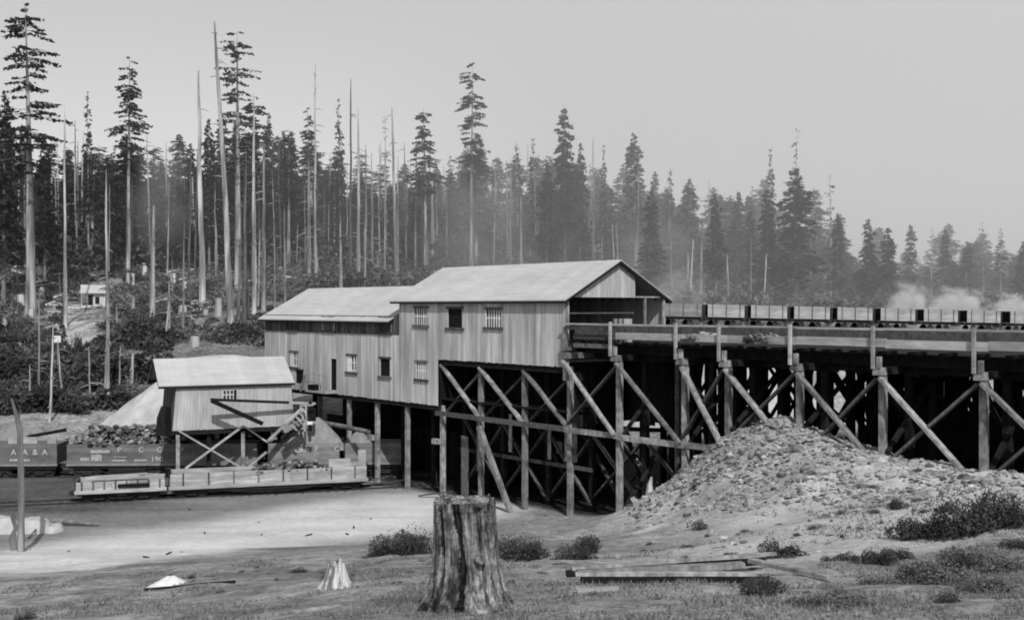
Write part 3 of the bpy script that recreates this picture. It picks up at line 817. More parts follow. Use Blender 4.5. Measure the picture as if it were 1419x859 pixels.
boards(w, 0, SL, SB, SE, lambda a, o, z: (batter(a, z), o+(z-SB)*.0, z), wo, bw=.26, ragged=.04)
w.build('front_wall', M['bin'], sh)
w = MB()
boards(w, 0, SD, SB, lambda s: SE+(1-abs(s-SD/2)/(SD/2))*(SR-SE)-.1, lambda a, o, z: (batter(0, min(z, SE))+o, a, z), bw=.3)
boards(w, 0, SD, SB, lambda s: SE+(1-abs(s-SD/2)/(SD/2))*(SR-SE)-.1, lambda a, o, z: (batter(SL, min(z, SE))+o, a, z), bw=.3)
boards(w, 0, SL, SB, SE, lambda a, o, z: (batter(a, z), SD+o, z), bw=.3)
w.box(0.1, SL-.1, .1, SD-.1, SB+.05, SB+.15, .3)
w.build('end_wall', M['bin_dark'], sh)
w = MB()
rx0, rx1 = -1.0, apx(405)+.15
for sgn in (-1, 1):
    ye = SD/2+sgn*(SD/2+.22); ze = SE-.22*(SR-SE)/(SD/2)
    n = 22
    for i in range(n):
        xa = rx0+(rx1-rx0)*i/n; xb = rx0+(rx1-rx0)*(i+1)/n-.004
        vs = [(xa, SD/2, SR), (xb, SD/2, SR), (xb, ye, ze), (xa, ye, ze), (xa, SD/2, SR-.07), (xb, SD/2, SR-.07), (xb, ye, ze-.07), (xa, ye, ze-.07)]
        w.add(vs, [(3, 2, 1, 0), (4, 7, 6, 5), (0, 4, 5, 1), (2, 6, 7, 3), (0, 3, 7, 4), (1, 5, 6, 2)])
rf = w.build('roof', M['roof'], sh)
w = MB()
for sgn in (-1, 1):
    ye = SD/2+sgn*(SD/2+.2); ze = SE-.2*(SR-SE)/(SD/2)
    w.beam((rx0, ye, ze-.15), (rx1, ye, ze-.15), .06, .17)
    for xx in (rx0+.03, rx1-.05): w.beam((xx, SD/2, SR-.15), (xx, ye, ze-.15), .06, .16)
w.build('fascia', M['timber_dark'], rf)
a, b, z0, z1 = wo[0]
w = MB(); w.box(a, b, .04, .06, z0, z1); wn = w.build('window', M['glass'], sh)
w = MB()
for i in range(4): x = a+(b-a)*i/3; w.box(x-.025, x+.025, -.03, .035, z0, z1)
for i in range(3): z = z0+(z1-z0)*i/2; w.box(a-.03, b+.03, -.032, .034, z-.025, z+.025)
w.build('frame', M['whitewood'], wn)
w = MB()
w.box(-.2, SL+.3, -.1, .3, SB-.35, SB-.03)
for a_ in (.6, 3.0, 5.4, 7.8): w.box(a_, a_+.3, -.4, SD, SB-.7, SB-.352)
w.build('sill_beam', M['timber_dark'], sh)
for px in (246, 336): 
    x = apx(px); w = MB(); w.beam((x, -.15, -.1), (x, -.15, SB-.3), .26, .26, up=(1, 0, 0)); w.build('post', M['timber'], sh)
for px, s in ((290, .3), (372, 4.0), (402, 4.0), (250, 6.8), (300, 6.8), (350, 6.8), (395, 6.8)):
    x = apx(px) if s < 1 else apx(px); w = MB(); w.beam((x, s, -.1), (x, s, SB-.3), .26, .26, up=(1, 0, 0)); w.build('post', M['timber_dark'], sh)
def shz(py, x, s=0): return EYE-(py-425)/F*(S0.y+A.y*x+B.y*s)
for (xa, ya, xb, yb) in ((245, 595, 332, 646), (256, 648, 336, 589), (336, 589, 371, 613), (336, 652, 368, 625)):
    a, b = apx(xa), apx(xb); w = MB(); w.beam((a, -.35, shz(ya, a)), (b, -.35, shz(yb, b)), .12, .3, up=(0, 1, 0)); w.build('brace', M['plank'], sh)
w = MB(); boards(w, 0.3, SL-.3, 1.0, SB-.6, lambda a, o, z: (a, SD+.3+o, z), bw=.4, ragged=.3); w.build('rear_boards', M['timber_dark'], sh)
# dark funnel at left end
w = MB(); a = apx(222, 1); w.tube([(-.5, .9, SB-.4), (-.5, .9, SB+.9), (-.35, .9, SB+1.7)], [.6, .5, .35], 4); w.build('side_hopper', M['timber_dark'], sh)

# boom and chute between bin and tipple
bo = thing('loading_boom', 'long horizontal boom with a dark diagonal brace in front of the loading bin', 'boom')
w = MB(); w.beam(P(292, 553.5, 79), P(400, 557.6, 82), .16, .2); w.build('boom_beam', M['timber_dark'], bo)
w = MB(); w.beam(P(400.3, 557.6, 82.01), P(437, 559, 83), .15, .19); w.build('boom_tip', M['plank'], bo)
w = MB(); w.beam(P(293, 555, 78.9), P(364, 587, 80.5), .2, .32); w.build('brace', M['timber_dark'], bo)
w = MB(); w.beam(P(430, 556, 82.6), P(430, 597, 82.6), .2, .2); w.box(P(426, 0, 82).x, P(436, 0, 82).x, 82.3, 82.6, EYE-(584-425)/F*82, EYE-(566-425)/F*82, .2); w.build('support', M['timber_dark'], bo)
ch = thing('conveyor_chute', 'pale slanting chute with a ladder frame pouring coal onto the heap', 'chute')
w = MB(); w.beam(P(371, 611, 81.5), P(419, 565, 82.5), .5, .12, segs=3, warp=.02); w.beam(P(392, 597, 81), P(420, 583, 81.8), .5, .3); w.build('trough', M['plank'], ch)
w = MB(); w.beam(P(417, 561, 81.6), P(423, 597, 81.6), .15, .15); w.beam(P(424, 561, 81.6), P(424, 590, 81.6), .12, .12); w.beam(P(417, 562, 81.5), P(434, 561, 81.8), .12, .12)
for k in range(5): w.beam(P(402+4*k, 589-6*k, 81.1), P(412+3*k, 596-6*k, 81.1), .1, .1)
w.beam(P(395, 586, 81.2), P(417, 566, 81.3), .12, .14)
w.build('ladder_frame', M['plank'], ch)
w = MB(); w.box(P(426, 0, 81).x, P(433.5, 0, 81).x, 80.9, 81.1, EYE-(588-425)/F*81, EYE-(584-425)/F*81); w.build('bracket', M['whitewood'], ch)

# ------------------------------------------------------------------ railway tracks and cars
tth = R(17); D = Vector((math.cos(tth), math.sin(tth), 0))
class Track(Vector): pass
T1 = P(95, 655, 82.9); T1.z = 0; T2 = P(235, 690, 73.6); T2.z = 0
ANG = {0: R(2), 1: R(17)}
def tang(T): return ANG[0] if (T-T1).length < .01 else ANG[1]
def tdir(T): a = tang(T); return Vector((math.cos(a), math.sin(a), 0))
def railpx(T, px): r = (px-709.5)/F; D = tdir(T); return (r*T.y-T.x)/(D.x-r*D.y)
def track(T, a, b, name):
    w = MB(); x = a
    root = bpy.data.objects.new(name, None); col.objects.link(root); D = tdir(T); root.location = T+Vector((-D.y, D.x, 0))*.9+Vector((0, 0, -.12)); root.rotation_euler = (0, 0, tang(T)); root['kind'] = 'structure'
    while x < b: w.box(x, x+.22, -1.2, 1.2, -.05, .115+random.uniform(0, .02)); x += .6
    w.build('ties', M['timber_mid'], root)
    for s in (-.72, .72):
        w = MB(); w.box(a, b, s-.035, s+.035, .11, .24); w.build('rail', M['iron'], root)
track(T1, -34, 44, 'railway_track'); track(T2, -14, 26, 'railway_track')

def truck(root, x):
    w = MB()
    for s in (-.86, .86):
        w.box(x-.95, x+.95, s-.06, s+.06, .52, .72); w.box(x-.35, x+.35, s-.07, s+.07, .35, .51)
    w.box(x-.2, x+.2, -.8, .8, .6, .85)
    t = w.build('truck', M['iron'], root)
    for dx in (-.7, .7):
        for s in (-.74, .74):
            q = MB(); q.disc((x+dx, s, .62), (0, 1, 0), .40, .12, 20); q.disc((x+dx, s*1.14, .62), (0, 1, 0), .1, .14, 8, .9)
            q.build('wheel', M['iron'], t)

def text_mesh(txt, size, mat, parent, x, y, z, sx=1.0):
    cu = bpy.data.curves.new('lettering', 'FONT'); cu.body = txt; cu.size = size; cu.extrude = .004; cu.space_character = 1.08; cu.resolution_u = 6
    tmp = bpy.data.objects.new('lettering', cu); col.objects.link(tmp)
    dg = bpy.context.evaluated_depsgraph_get()
    me = bpy.data.meshes.new_from_object(tmp.evaluated_get(dg))
    bpy.data.objects.remove(tmp)
    me.materials.clear(); me.materials.append(mat)
    o = bpy.data.objects.new('lettering', me); col.objects.link(o); o.parent = parent
    o.location = (x, y, z); o.rotation_euler = (math.pi/2, 0, 0); o.scale = (sx, 1, 1)
    return o

def rail_car(label, T, px_a, px_b, style, h0=1.05, h1=2.45, side=0.0):
    a = railpx(T, px_a); b = railpx(T, px_b); L_ = b-a; W_ = 2.5
    p = T+tdir(T)*a
    root = thing('rail_car', label, 'rail car', (p.x, p.y, -.12), tang(T), 'open rail cars on the two loading tracks')
    o = .9-W_/2+1.25   # centre offset so the near side lies on the sight line
    def yb(mb, x0, x1, y0, y1, z0, z1, t=None): mb.box(x0, x1, y0-1.25+.9+.35, y1-1.25+.9+.35, z0, z1, t)
    mat = {'paint': M['car_paint'], 'pale': M['car_paint_pale'], 'wood': M['plank']}[style]
    cy = .9
    w = MB(); n = 5 if style != 'wood' else 3
    for k in range(n):
        za = h0+(h1-h0)*k/n; zb = h0+(h1-h0)*(k+1)/n-(.006 if style != 'wood' else .012)
        if style == 'wood':
            x = 0
            while x < L_-.1:
                x2 = min(L_, x+L_/5)
                w.box(x, x2-.01, cy-W_/2, cy-W_/2+.07, za, zb); x = x2
        else: w.box(0, L_, cy-W_/2, cy-W_/2+.07, za, zb)
        w.box(0, L_, cy+W_/2-.07, cy+W_/2, za, zb)
    w.build('side_boards', mat, root)
    w = MB()
    for x in (0.002, L_-.072): w.box(x, x+.07, cy-W_/2+.072, cy+W_/2-.072, h0, h1-.02)
    w.build('end_boards', M['timber_mid'], root)
    w = MB(); w.box(.08, L_-.08, cy-W_/2+.08, cy+W_/2-.08, h0, h0+.08); w.build('floor', M['timber_dark'], root)
    w = MB()
    if style == 'wood':
        w.box(-.1, L_+.1, cy-W_/2-.07, cy-W_/2+.1, h0-.24, h0-.003)
        w.build('side_sill', M['plank'], root)
    else:
        w.box(-.05, L_+.05, cy-W_/2-.05, cy-W_/2+.1, h0-.16, h0-.003)
        w.build('side_sill', M['car_paint_pale'], root)
    w = MB()
    w.box(-.4, L_+.4, cy-.3, cy+.3, h0-.45, h0-.17); w.box(.1, L_-.1, cy-W_/2+.15, cy-W_/2+.28, h0-.4, h0-.2)
    w.beam((1.6, cy-1.0, h0-.35), (L_*.4, cy-1.0, .42), .05, .05); w.beam((L_*.4, cy-1.0, .42), (L_*.6, cy-1.0, .42), .05, .05); w.beam((L_*.6, cy-1.0, .42), (L_-1.6, cy-1.0, h0-.35), .05, .05)
    for x in (-.55, L_+.3): w.box(x, x+.3, cy-.15, cy+.15, h0-.42, h0-.18)
    w.build('underframe', M['iron'], root)
    m_ = 8 if style == 'wood' else 7
    for k in range(m_):
        x = L_*(k+.5)/m_; w = MB()
        w.box(x-.05, x+.05, cy-W_/2-.075 if style == 'wood' else cy-W_/2-.03, cy-W_/2-.002, h0-.001 if style != 'wood' else h0+.0, h1+.03 if style == 'wood' else h1-.0)
        if style == 'wood': w.build('stake', M['timber_mid'], root)
    bd = MB(); bd.beam((-.12, cy-.8, h0-.3), (-.12, cy-.8, h1+.35), .05, .05); bd.disc((-.12, cy-.8, h1+.35), (0, 0, 1), .22, .03, 12); bd.build('brake_wheel', M['iron'], root)
    sub = Vector((0, 0, 0))
    for x in (1.4, L_-1.4):
        w0 = len(root.children); truck(root, x)
    for c_ in root.children:
        if c_.name.startswith('truck'): c_.location.y = cy
    return root, L_, cy-W_/2
def car_load(root, L_, cy_near, z, hmax, mat, n, lump, label_name='load', x0=.2, x1=None):
    x1 = L_-.2 if x1 is None else x1
    mb = MB()
    for i in range(n):
        x = random.uniform(x0, x1); y = random.uniform(.08, 2.4)
        e = min(1, (x-x0+.15)/1.2, (x1-x+.15)/1.2)*min(1, y/.7, (2.5-y)/.7)
        mb.rock((x, cy_near+y, z+hmax*e*random.uniform(.3, 1.0)), lump*random.uniform(.6, 1.4))
    mb.build(label_name, mat, root)

# far track
r1, L1, yn = rail_car('dark rail car with four white letters beyond the tall bare pole', T1, -30, 81, 'paint', h0=1.25, h1=2.75)
xx = railpx(T1, 0)-railpx(T1, -30)
for px, s in ((18, 'A'), (34, 'A'), (48, '&'), (61, 'A')):
    text_mesh(s, .62, M['lettering'], r1, railpx(T1, px)-railpx(T1, -30), yn-.05, 1.95)
def stencil(root, x0, x1, z, h, yn, gap=.04):
    mb = MB(); x = x0
    while x < x1:
        wd = random.uniform(.05, .14)
        if 1: mb.box(x, min(x+wd, x1), yn-.046, yn-.036, z+random.uniform(0, .02), z+h); mb.box(x+wd, min(x+wd+gap, x1)+.001, yn-.045, yn-.037, z+h*.4, z+h*.55)
        x += wd+gap
    mb.build('stencil', M['letter_faint'], root)
stencil(r1, xx+.9, xx+2.4, 1.45, .2, yn)
w = MB(); 
for px_ in (24, 40, 52, 78): x = railpx(T1, px_)-railpx(T1, -30); w.box(x-.7, x-.05, yn+.4, yn+.5, 2.76, 3.25)
w.build('top_boards', M['mine_wood'], r1)
w = MB(); x = railpx(T1, 88)-railpx(T1, -30); w.beam((xx+1.8, yn+1.2, 3.2), (x, yn+.8, 3.75), .3, .25); w.build('tarpaulin_pole', M['timber_dark'], r1)
r2, L2, yn = rail_car('dark rail car lettered P C C 190, piled with lump coal', T1, 95, 246, 'paint', h0=1.25, h1=2.75)
a2 = railpx(T1, 95)
for px, s in ((165, 'P'), (194, 'C'), (219, 'C')):
    text_mesh(s, .56, M['lettering'], r2, railpx(T1, px)-a2, yn-.05, 2.12)
text_mesh('190', .56, M['lettering'], r2, railpx(T1, 211)-a2, yn-.05, 1.40, 1.05)
for xa, xb, z, h in ((128, 154, 2.05, .25), (114, 126, 1.45, .28), (129, 143, 1.45, .5), (158, 176, 1.42, .14), (160, 178, 1.72, .07), (188, 206, 1.42, .16)):
    stencil(r2, railpx(T1, xa)-a2, railpx(T1, xb)-a2, z, h, yn, .02)
car_load(r2, L2, yn, 2.62, 1.35, M['coal'], 620, .24)
r3, L3, yn3 = rail_car('shadowed rail car under the loading bin behind the crossed braces', T1, 250, 357, 'pale', h0=1.25, h1=2.75)
text_mesh('P', .56, M['lettering'], r3, .1, yn3-.05, 2.1)
r4, L4, yn = rail_car('rail car heaped high with fine coal under the slanting chute', T1, 373, 471, 'pale', h0=1.25, h1=2.75)
a4 = railpx(T1, 373)
for px, s in ((437, 'P'), (464, 'C')): text_mesh(s, .56, M['lettering'], r4, railpx(T1, px)-a4, yn-.05, 2.12)
stencil(r4, railpx(T1, 405)-a4, railpx(T1, 429)-a4, 2.05, .3, yn, .01)
# smooth heap of fines
def heap_mesh(name, rx, ry, h, mat, parent=None, n=28, m=10, flat=.3, seed=0, pw=1.0):
    mb = MB(); vs = []; fs = []
    rr = random.Random(seed)
    for j in range(m+1):
        r = j/m
        for i in range(n):
            a = 2*math.pi*i/n; k = 1+.10*math.sin(3*a+seed)+.06*math.sin(5*a+2*seed)
            z = h*max(0, 1-max(0, (r-flat*.5))/(1-flat*.5))**pw
            vs.append((math.cos(a)*rx*r*k, math.sin(a)*ry*r*k, z*(1+rr.uniform(-.03, .03))-(.3 if j == m else 0)))
    for j in range(m):
        for i in range(n):
            q = (i+1) % n; fs.append((j*n+i, (j+1)*n+i, (j+1)*n+q, j*n+q))
    mb.add(vs, fs, .5)
    return mb.build(name, mat, parent, smooth=True)
hp = heap_mesh('load', L4*.52, 1.3, 2.1, M['fines'], r4, flat=.5, seed=3); hp.location = (L4/2+.45, yn+1.15, 2.45)
r5, L5, yn5 = rail_car('farthest rail car, its end showing beside the tall frame post', T1, 479, 560, 'pale', h0=1.25, h1=2.75)
hp = heap_mesh('load', 1.3, 1.1, 1.3, M['fines'], r5, flat=.1, seed=5); hp.location = (1.1, yn5+1.25, 2.5)
# near track
r6, L6, yn = rail_car('near low rail car with sagging pale sides, left of the long plank-sided one', T2, 106, 229, 'wood', h0=1.05, h1=1.6)
w = MB(); w.box(2.6, L6-1.0, yn-.10, yn-.078, 1.15, 1.4, .2); w.build('side_gap', M['timber_dark'], r6)
w = MB()
for i in range(7): w.beam((random.uniform(.2, 1), yn+.4+i*.25, 1.66+random.uniform(0, .12)), (L6-random.uniform(.1, 2), yn+.5+i*.22, 1.72+random.uniform(0, .12)), .25, .06)
w.build('load', M['plank'], r6)
r7, L7, yn = rail_car('long rail car with pale plank sides and dark stakes before the loading bin', T2, 236, 507, 'wood', h0=1.05, h1=1.88)
a7 = railpx(T2, 236)
car_load(r7, L7, yn, 1.7, .5, M['coal'], 170, .2, x0=railpx(T2, 352)-a7, x1=railpx(T2, 458)-a7)
w = MB(); w.box(railpx(T2, 456)-a7, railpx(T2, 486)-a7, yn+.5, yn+.6, 1.8, 2.4); w.box(railpx(T2, 496)-a7, railpx(T2, 507)-a7, yn+.3, yn+.4, 1.8, 3.0); w.build('raised_boards', M['plank'], r7)

# ------------------------------------------------------------------ yard items
def heap_thing(name, label, cat, px, py, Y, rx, ry, h, mat, seed, flat=.1, pw=1.0):
    o = heap_mesh(name, rx, ry, h, mat, None, 40, 16, flat, seed, pw); p = P(px, py, Y); o.location = (p.x, p.y, gz(p.x, p.y)-.05 if Y < 100 else p.z)
    return tag(o, label, cat)
heap_thing('spoil_or_added_heap', 'large pale conical spoil heap behind the small loading bin', 'spoil heap', 235, 600, 94, 9.2, 5, 6.0, M['spoil'], 2, .25)
heap_thing('spoil_or_added_heap', 'pale spoil mound on the slope between bin roof and tipple wing', 'spoil heap', 312, 499, 106, 5.0, 2.6, .5, M['spoil'], 5, .4)
heap_thing('spoil_or_added_heap', 'pale mound added behind the trestle to show light patches between the posts', 'spoil heap', 985, 640, 95, 10, 5, 6.5, M['spoil'], 7, .5)  # added mound, gives the look of sunlit ground through the lattice
heap_thing('white_heap', 'small bright white heap on a dark plank in the left foreground', 'heap', 237, 815, 35, .75, .6, .34, M['white_heap'], 4, .3)
def plank_thing(name, label, cat, p0, p1, w_, h_, mat, segs=3):
    p0 = Vector(p0); p1 = Vector(p1)
    mb = MB(); mb.beam((0, 0, 0), p1-p0, w_, h_, segs=segs, warp=.01); o = mb.build(name, mat); o.location = p0
    return tag(o, label, cat)
def gp(px, py, Y, dz=0): p = P(px, py, Y); return Vector((p.x, p.y, gz(p.x, p.y)+dz))
plank_thing('plank', 'dark plank lying at the foot of the small white heap', 'plank', gp(200, 815, 34, .05), gp(326, 815, 34, .06), .14, .06, M['timber_dark'])
# pale slabs by the pole
sb = thing('lime_heap', 'low flat topped pale heap behind the tall bare pole', 'heap', gp(20, 735, 63.0), R(6))
for i, (x, wd, z) in enumerate(((-1.3, 1.9, .9), (1.0, 1.25, .75), (2.1, .7, .35))):
    q = heap_mesh('mound', wd, 1.0, z, M['spoil_pale'], sb, 30, 10, 1.3, i+2); q.location = (x, i*.1, 0)
pl = thing('bare_pole', 'tall pale bare pole with a dark crooked top at the left edge', 'pole', gp(29, 765, 57))
hh_ = (765-592)/F*57
w = MB(); w.tube([(0, 0, -.4), (.02, 0, hh_*.5), (-.05, 0, hh_)], [.19, .16, .14], 9); w.build('shaft', M['bark_pale'], pl)
w = MB(); w.tube([(-.05, 0, hh_-.3), (-.2, 0, hh_+.5), (-.5, 0, hh_+1.5)], [.14, .12, .05], 7); w.tube([(-.14, 0, hh_+.3), (-.05, .1, hh_+.9)], [.05, .03], 5); w.build('top', M['snag_dark'], pl)
w = MB(); p = gp(20, 758, 57.6); w.tube([(0, 0, -.3), (-.08, 0, .7), (.05, 0, 1.2), (-.15, 0, 2.0)], [.2, .16, .1, .14], 7, jit=.2); o = w.build('charred_post', M['snag_dark']); o.location = p; tag(o, 'short charred crooked post standing left of the bare pole', 'post')
w = MB(); a = gp(74, 722, 65, .28); b = gp(137, 728, 64.5, .12); w.tube([(0, 0, 0), (b-a)*.5+Vector((0, 0, .02)), b-a], [.16, .13, .06], 7); o = w.build('log', M['snag_dark']); o.location = a; tag(o, 'dark thin log lying on the yard right of the low pale heap', 'log')
w = MB(); a = gp(38, 733, 61, .05); b = gp(62, 724, 64, .5); w.tube([(0, 0, 0), b-a], [.05, .04], 5); o = w.build('stick', M['snag_dark']); o.location = a; tag(o, 'thin dark stick leaning from the pole toward the log', 'stick')

for i in range(18):
    px = random.uniform(-10, 640); Y = random.uniform(54, 72); x = (px-709.5)/F*Y; L_ = random.uniform(.15, .5); a = random.uniform(0, 3.14)
    mb = MB()
    if i % 2: mb.beam((0, 0, .03), (math.cos(a)*L_, math.sin(a)*L_, .05), .1, .04)
    else: mb.rock((0, 0, .03), random.uniform(.06, .16))
    o = mb.build('wood_scrap' if i % 2 else 'coal_lump', M['timber_dark' if i % 4 else 'timber'] if i % 2 else M['coal']); o.location = (x, Y, gz(x, Y))
    tag(o, 'scrap of wood lying on the bare yard' if i % 2 else 'lump of coal lying on the bare yard', 'scrap' if i % 2 else 'coal', 'wood scraps on the yard' if i % 2 else 'coal lumps on the yard')
# ------------------------------------------------------------------ stumps
def big_stump():
    root = thing('tree_stump', 'tall weathered tree stump with flared roots in the centre foreground', 'tree stump', gp(647, 842, 20))
    base = root.location.z; h = 1.98; n = 220; m = 90
    mb = MB(); vs = []; fs = []; tones = []
    fl = [(random.uniform(0, 6.28), random.uniform(.6, 1.3)) for _ in range(7)]
    fl = [(4.1, 1.1), (4.9, 1.25), (5.7, 1.1), (.1, 1.0), (3.3, 1.2), (1.4, 1.0), (2.4, 1.0)]
    def rad(a, z):
        k = z/h
        r = .57-.03*k
        flare = math.exp(-k*6.0)
        r += .10*flare+.05*math.exp(-k*2)
        for ph, am in fl:
            d = math.cos(a-ph); r += am*max(0, d)**14*(.17*flare+.03*math.exp(-k*2.2))
        for ph, am in ((4.55, .11), (5.25, .05), (3.85, .09), (4.95, .04), (5.6, .05), (.6, .06), (2.8, .05)):   # grooves
            d = math.cos(a-ph-.12*math.sin(z*2)); r -= am*max(0, d)**90*(.4+.6*min(1, k*3))*(1 if k < .93 else .5)
        r += .018*math.sin(a*17+z*1.5)+.012*math.sin(a*31+z*2.3)+random.uniform(-.006, .006)
        return r
    for j in range(m+1):
        z = h*j/m
        for i in range(n):
            a = 2*math.pi*i/n; r = rad(a, z); zz = z-.25*(j == 0)
            if j == m: zz += .02*math.sin(a*3)+random.uniform(-.01, .01)
            lx = -.05*z/h
            vs.append((math.cos(a)*r+lx, math.sin(a)*r, zz))
    for j in range(m):
        for i in range(n):
            q = (i+1) % n; fs.append((j*n+i, j*n+q, (j+1)*n+q, (j+1)*n+i))
            a = 2*math.pi*(i+.5)/n; t = .75
            for ph, wd, dk in ((4.55, .11, .0), (3.85, .10, .15), (4.2, .05, .35), (5.25, .06, .4), (3.55, .12, .3), (5.55, .05, .4), (.2, .1, .2), (5.9, .12, .35)):
                dd = abs(((a-ph-.12*math.sin(h*j/m*2)+math.pi) % (2*math.pi))-math.pi)
                if dd < wd*(1+1.3*float(vnoise(np.array([j*.055+ph*9]), np.array([ph*5]), 71)[0])+random.uniform(-.15, .15)): t = min(t, dk)
            tones.append(t)
    mb.add(vs, fs, .5); mb.t = tones
    mb.build('trunk', M['stump'], root, smooth=True)
    mb = MB(); b = (m)*n; top = vs[b:b+n]
    ring = []; K = 7
    tv = []
    for k in range(K):
        f = 1-k/K
        for i in range(n):
            x, y, z = top[i]; tv.append((x*f, y*f, z+(.008*(k)+random.uniform(-.01, .01) if k else 0)))
    tv.append((0, 0, h+.05)); tf = []
    for k in range(K-1):
        for i in range(n):
            q = (i+1) % n; tf.append((k*n+i, k*n+q, (k+1)*n+q, (k+1)*n+i))
    for i in range(n): tf.append(((K-1)*n+i, (K-1)*n+(i+1) % n, K*n))
    mb.add(tv, tf, .75)
    for a, r, hh in ((3.6, .5, .17), (3.9, .45, .1), (5.9, .47, .08), (.3, .4, .1), (5.2, .5, .05)):
        mb.tube([(math.cos(a)*r, math.sin(a)*r, h-.05), (math.cos(a)*r+.03, math.sin(a)*r, h+hh)], [.07, .015], 5, .6)
    mb.build('cut_top', M['stump'], root)
    mb = MB(); mb.tube([(.26, -.52, 1.0), (.3, -.66, 1.02)], [.12, .07], 10, 1.0); mb.build('knot', M['stump'], root)
big_stump()
w = MB(); p = gp(466, 816, 27)   # splintered bleached stump
for i in range(26):
    a = 2*math.pi*i/26; r = .2; hh = random.uniform(.4, .75)
    w.tube([(math.cos(a)*(.42+random.uniform(0, .12)), math.sin(a)*.42, -.15), (math.cos(a)*.27, math.sin(a)*.27, .2), (math.cos(a)*r, math.sin(a)*r, hh)], [.07, .06, .03], 5, random.uniform(.5, 1))
w.tube([(0, 0, -.1), (0, 0, .55)], [.22, .19], 9, .1)
o = w.build('tree_stump', M['snag_white']); o.location = p; tag(o, 'small bleached splintered stump with spreading roots, left of the big stump', 'tree stump')
w = MB(); p = gp(900, 716, 59); w.tube([(0, 0, -.2), (.0, 0, .5), (.12, 0, .95)], [.28, .15, .06], 7, jit=.15); o = w.build('tree_stump', M['snag']); o.location = p; tag(o, 'little pointed snag at the foot of the trestle bank', 'tree stump')

# timbers lying in right foreground
for i, (lab, a, b, w_, h_, mt) in enumerate((
    ('rear beam of the timber pile lying in the grass right of the big stump', (792, 806, 27.5, .28), (1075, 794, 28.5, .36), .16, .07, 'timber'),
    ('dark timber lying under the rear beam of the timber pile', (785, 806, 27.5, .14), (1060, 795, 28.5, .2), .16, .16, 'timber_dark'),
    ('middle beam of the timber pile lying in the grass', (800, 812, 25.7, .26), (1030, 803, 26.6, .30), .22, .12, 'timber'),
    ('front beam of the timber pile lying in the grass right of the big stump', (797, 820, 24.2, .24), (1070, 809, 24.8, .24), .18, .07, 'timber'),
    ('dark timber lying under the front beam of the timber pile', (805, 820, 24.2, .12), (1065, 810, 24.8, .12), .16, .14, 'timber_dark'),
    ('bent end plank running down right from the timber pile', (1040, 797, 27.5, .40), (1150, 806, 25.5, .12), .22, .1, 'timber'),
    ('short pale board in front of the timber pile', (800, 829, 22.5, .05), (858, 829, 22.5, .05), .25, .05, 'plank'),
    ('long thin plank lying at the bottom edge left of the big stump', (380, 858, 21, .04), (470, 845, 22, .04), .12, .04, 'timber'))):
    nm = 'beam' if 'beam' in lab.split(' of ')[0] else ('timber' if 'timber lying' in lab else 'plank')
    plank_thing(nm, lab, nm, gp(*a), gp(*b), w_, h_, M[mt], 4)

# ------------------------------------------------------------------ rubble on the bank
def rubble():
    mb = MB(); n = 0; tries = 0
    while n < 9800 and tries < 140000:
        tries += 1
        t = random.uniform(1.5, 31); s = random.uniform(-18 if random.random() < .35 else -9, 3)
        q = W2(t, s); z = gz_cache(q.x, q.y)
        px = 709.5+F*q.x/q.y; py = 425+F*(EYE-z)/q.y
        if px < 865 or py < 560: continue
        lim = 706-(px-880)*.12 if px < 1000 else 690+min(20, (px-1000)*.05)
        if py > 775: continue
        dens = (.25+1.5*max(0, float(vnoise(np.array([q.x*.45]), np.array([q.y*.45]), 61)[0])+.3))*(1-max(0, min(1, (py-lim+40)/60))*.75) if py < lim+20 else .03
        if random.random() > dens: continue
        r = min(.34, .03+random.expovariate(1/.046))
        mb.rock((q.x, q.y, z+r*.12), r, None, .5); n += 1
    o = mb.build('rubble', M['stone']); tag(o, 'broken stone rubble covering the bank below the trestle', 'rubble', kind='stuff')
# cached heights
_gx = np.arange(-2, 40, .25); _gy = np.arange(14, 78, .25); _GX, _GY = np.meshgrid(_gx, _gy); _GZ = gz_arr(_GX, _GY)
def gz_cache(x, y):
    i = (x-_gx[0])/.25; j = (y-_gy[0])/.25
    i0 = int(min(max(i, 0), len(_gx)-2)); j0 = int(min(max(j, 0), len(_gy)-2)); fi, fj = i-i0, j-j0
    return float(_GZ[j0, i0]*(1-fi)*(1-fj)+_GZ[j0, i0+1]*fi*(1-fj)+_GZ[j0+1, i0]*(1-fi)*fj+_GZ[j0+1, i0+1]*fi*fj)
rubble()
for i, (px, py, Y, r) in enumerate([(1040, 690, 46, .28), (985, 735, 40, .16), (880, 704, 58, .3), (1060, 716, 42, .14), (1290, 690, 41, .3), (1200, 668, 44, .35), (1136, 662, 46, .3), (1370, 676, 42, .35), (950, 668, 54, .3), (905, 700, 56, .25), (855, 770, 36, .12), (905, 752, 40, .12)]):
    w = MB(); w.rock((0, 0, 0), r*1.3, .6); o = w.build('rock', M['stone']); p = gp(px, py, Y, r*.2); o.location = p
    tag(o, 'loose pale rock lying on the slope below the trestle', 'rock', 'loose rocks on the slope')

# ------------------------------------------------------------------ vegetation
def leaves(centers, size, flatness=.5, ratio=.6):
    n = len(centers); c = np.asarray(centers)
    a = rs.randn(n, 3); a[:, 2] *= flatness; a /= np.linalg.norm(a, axis=1)[:, None]
    b = rs.randn(n, 3); b -= (b*a).sum(1)[:, None]*a; b /= np.linalg.norm(b, axis=1)[:, None]
    s = (np.asarray(size)*rs.uniform(.6, 1.4, n))[:, None] if np.ndim(size) else (size*rs.uniform(.6, 1.4, n))[:, None]
    p0 = c-a*s; p1 = c+b*s*ratio*rs.uniform(.5, 1.2, (n, 1)); p2 = c+a*s; p3 = c-b*s*ratio*rs.uniform(.5, 1.2, (n, 1))
    return np.stack([p0, p1, p2, p3], 1)

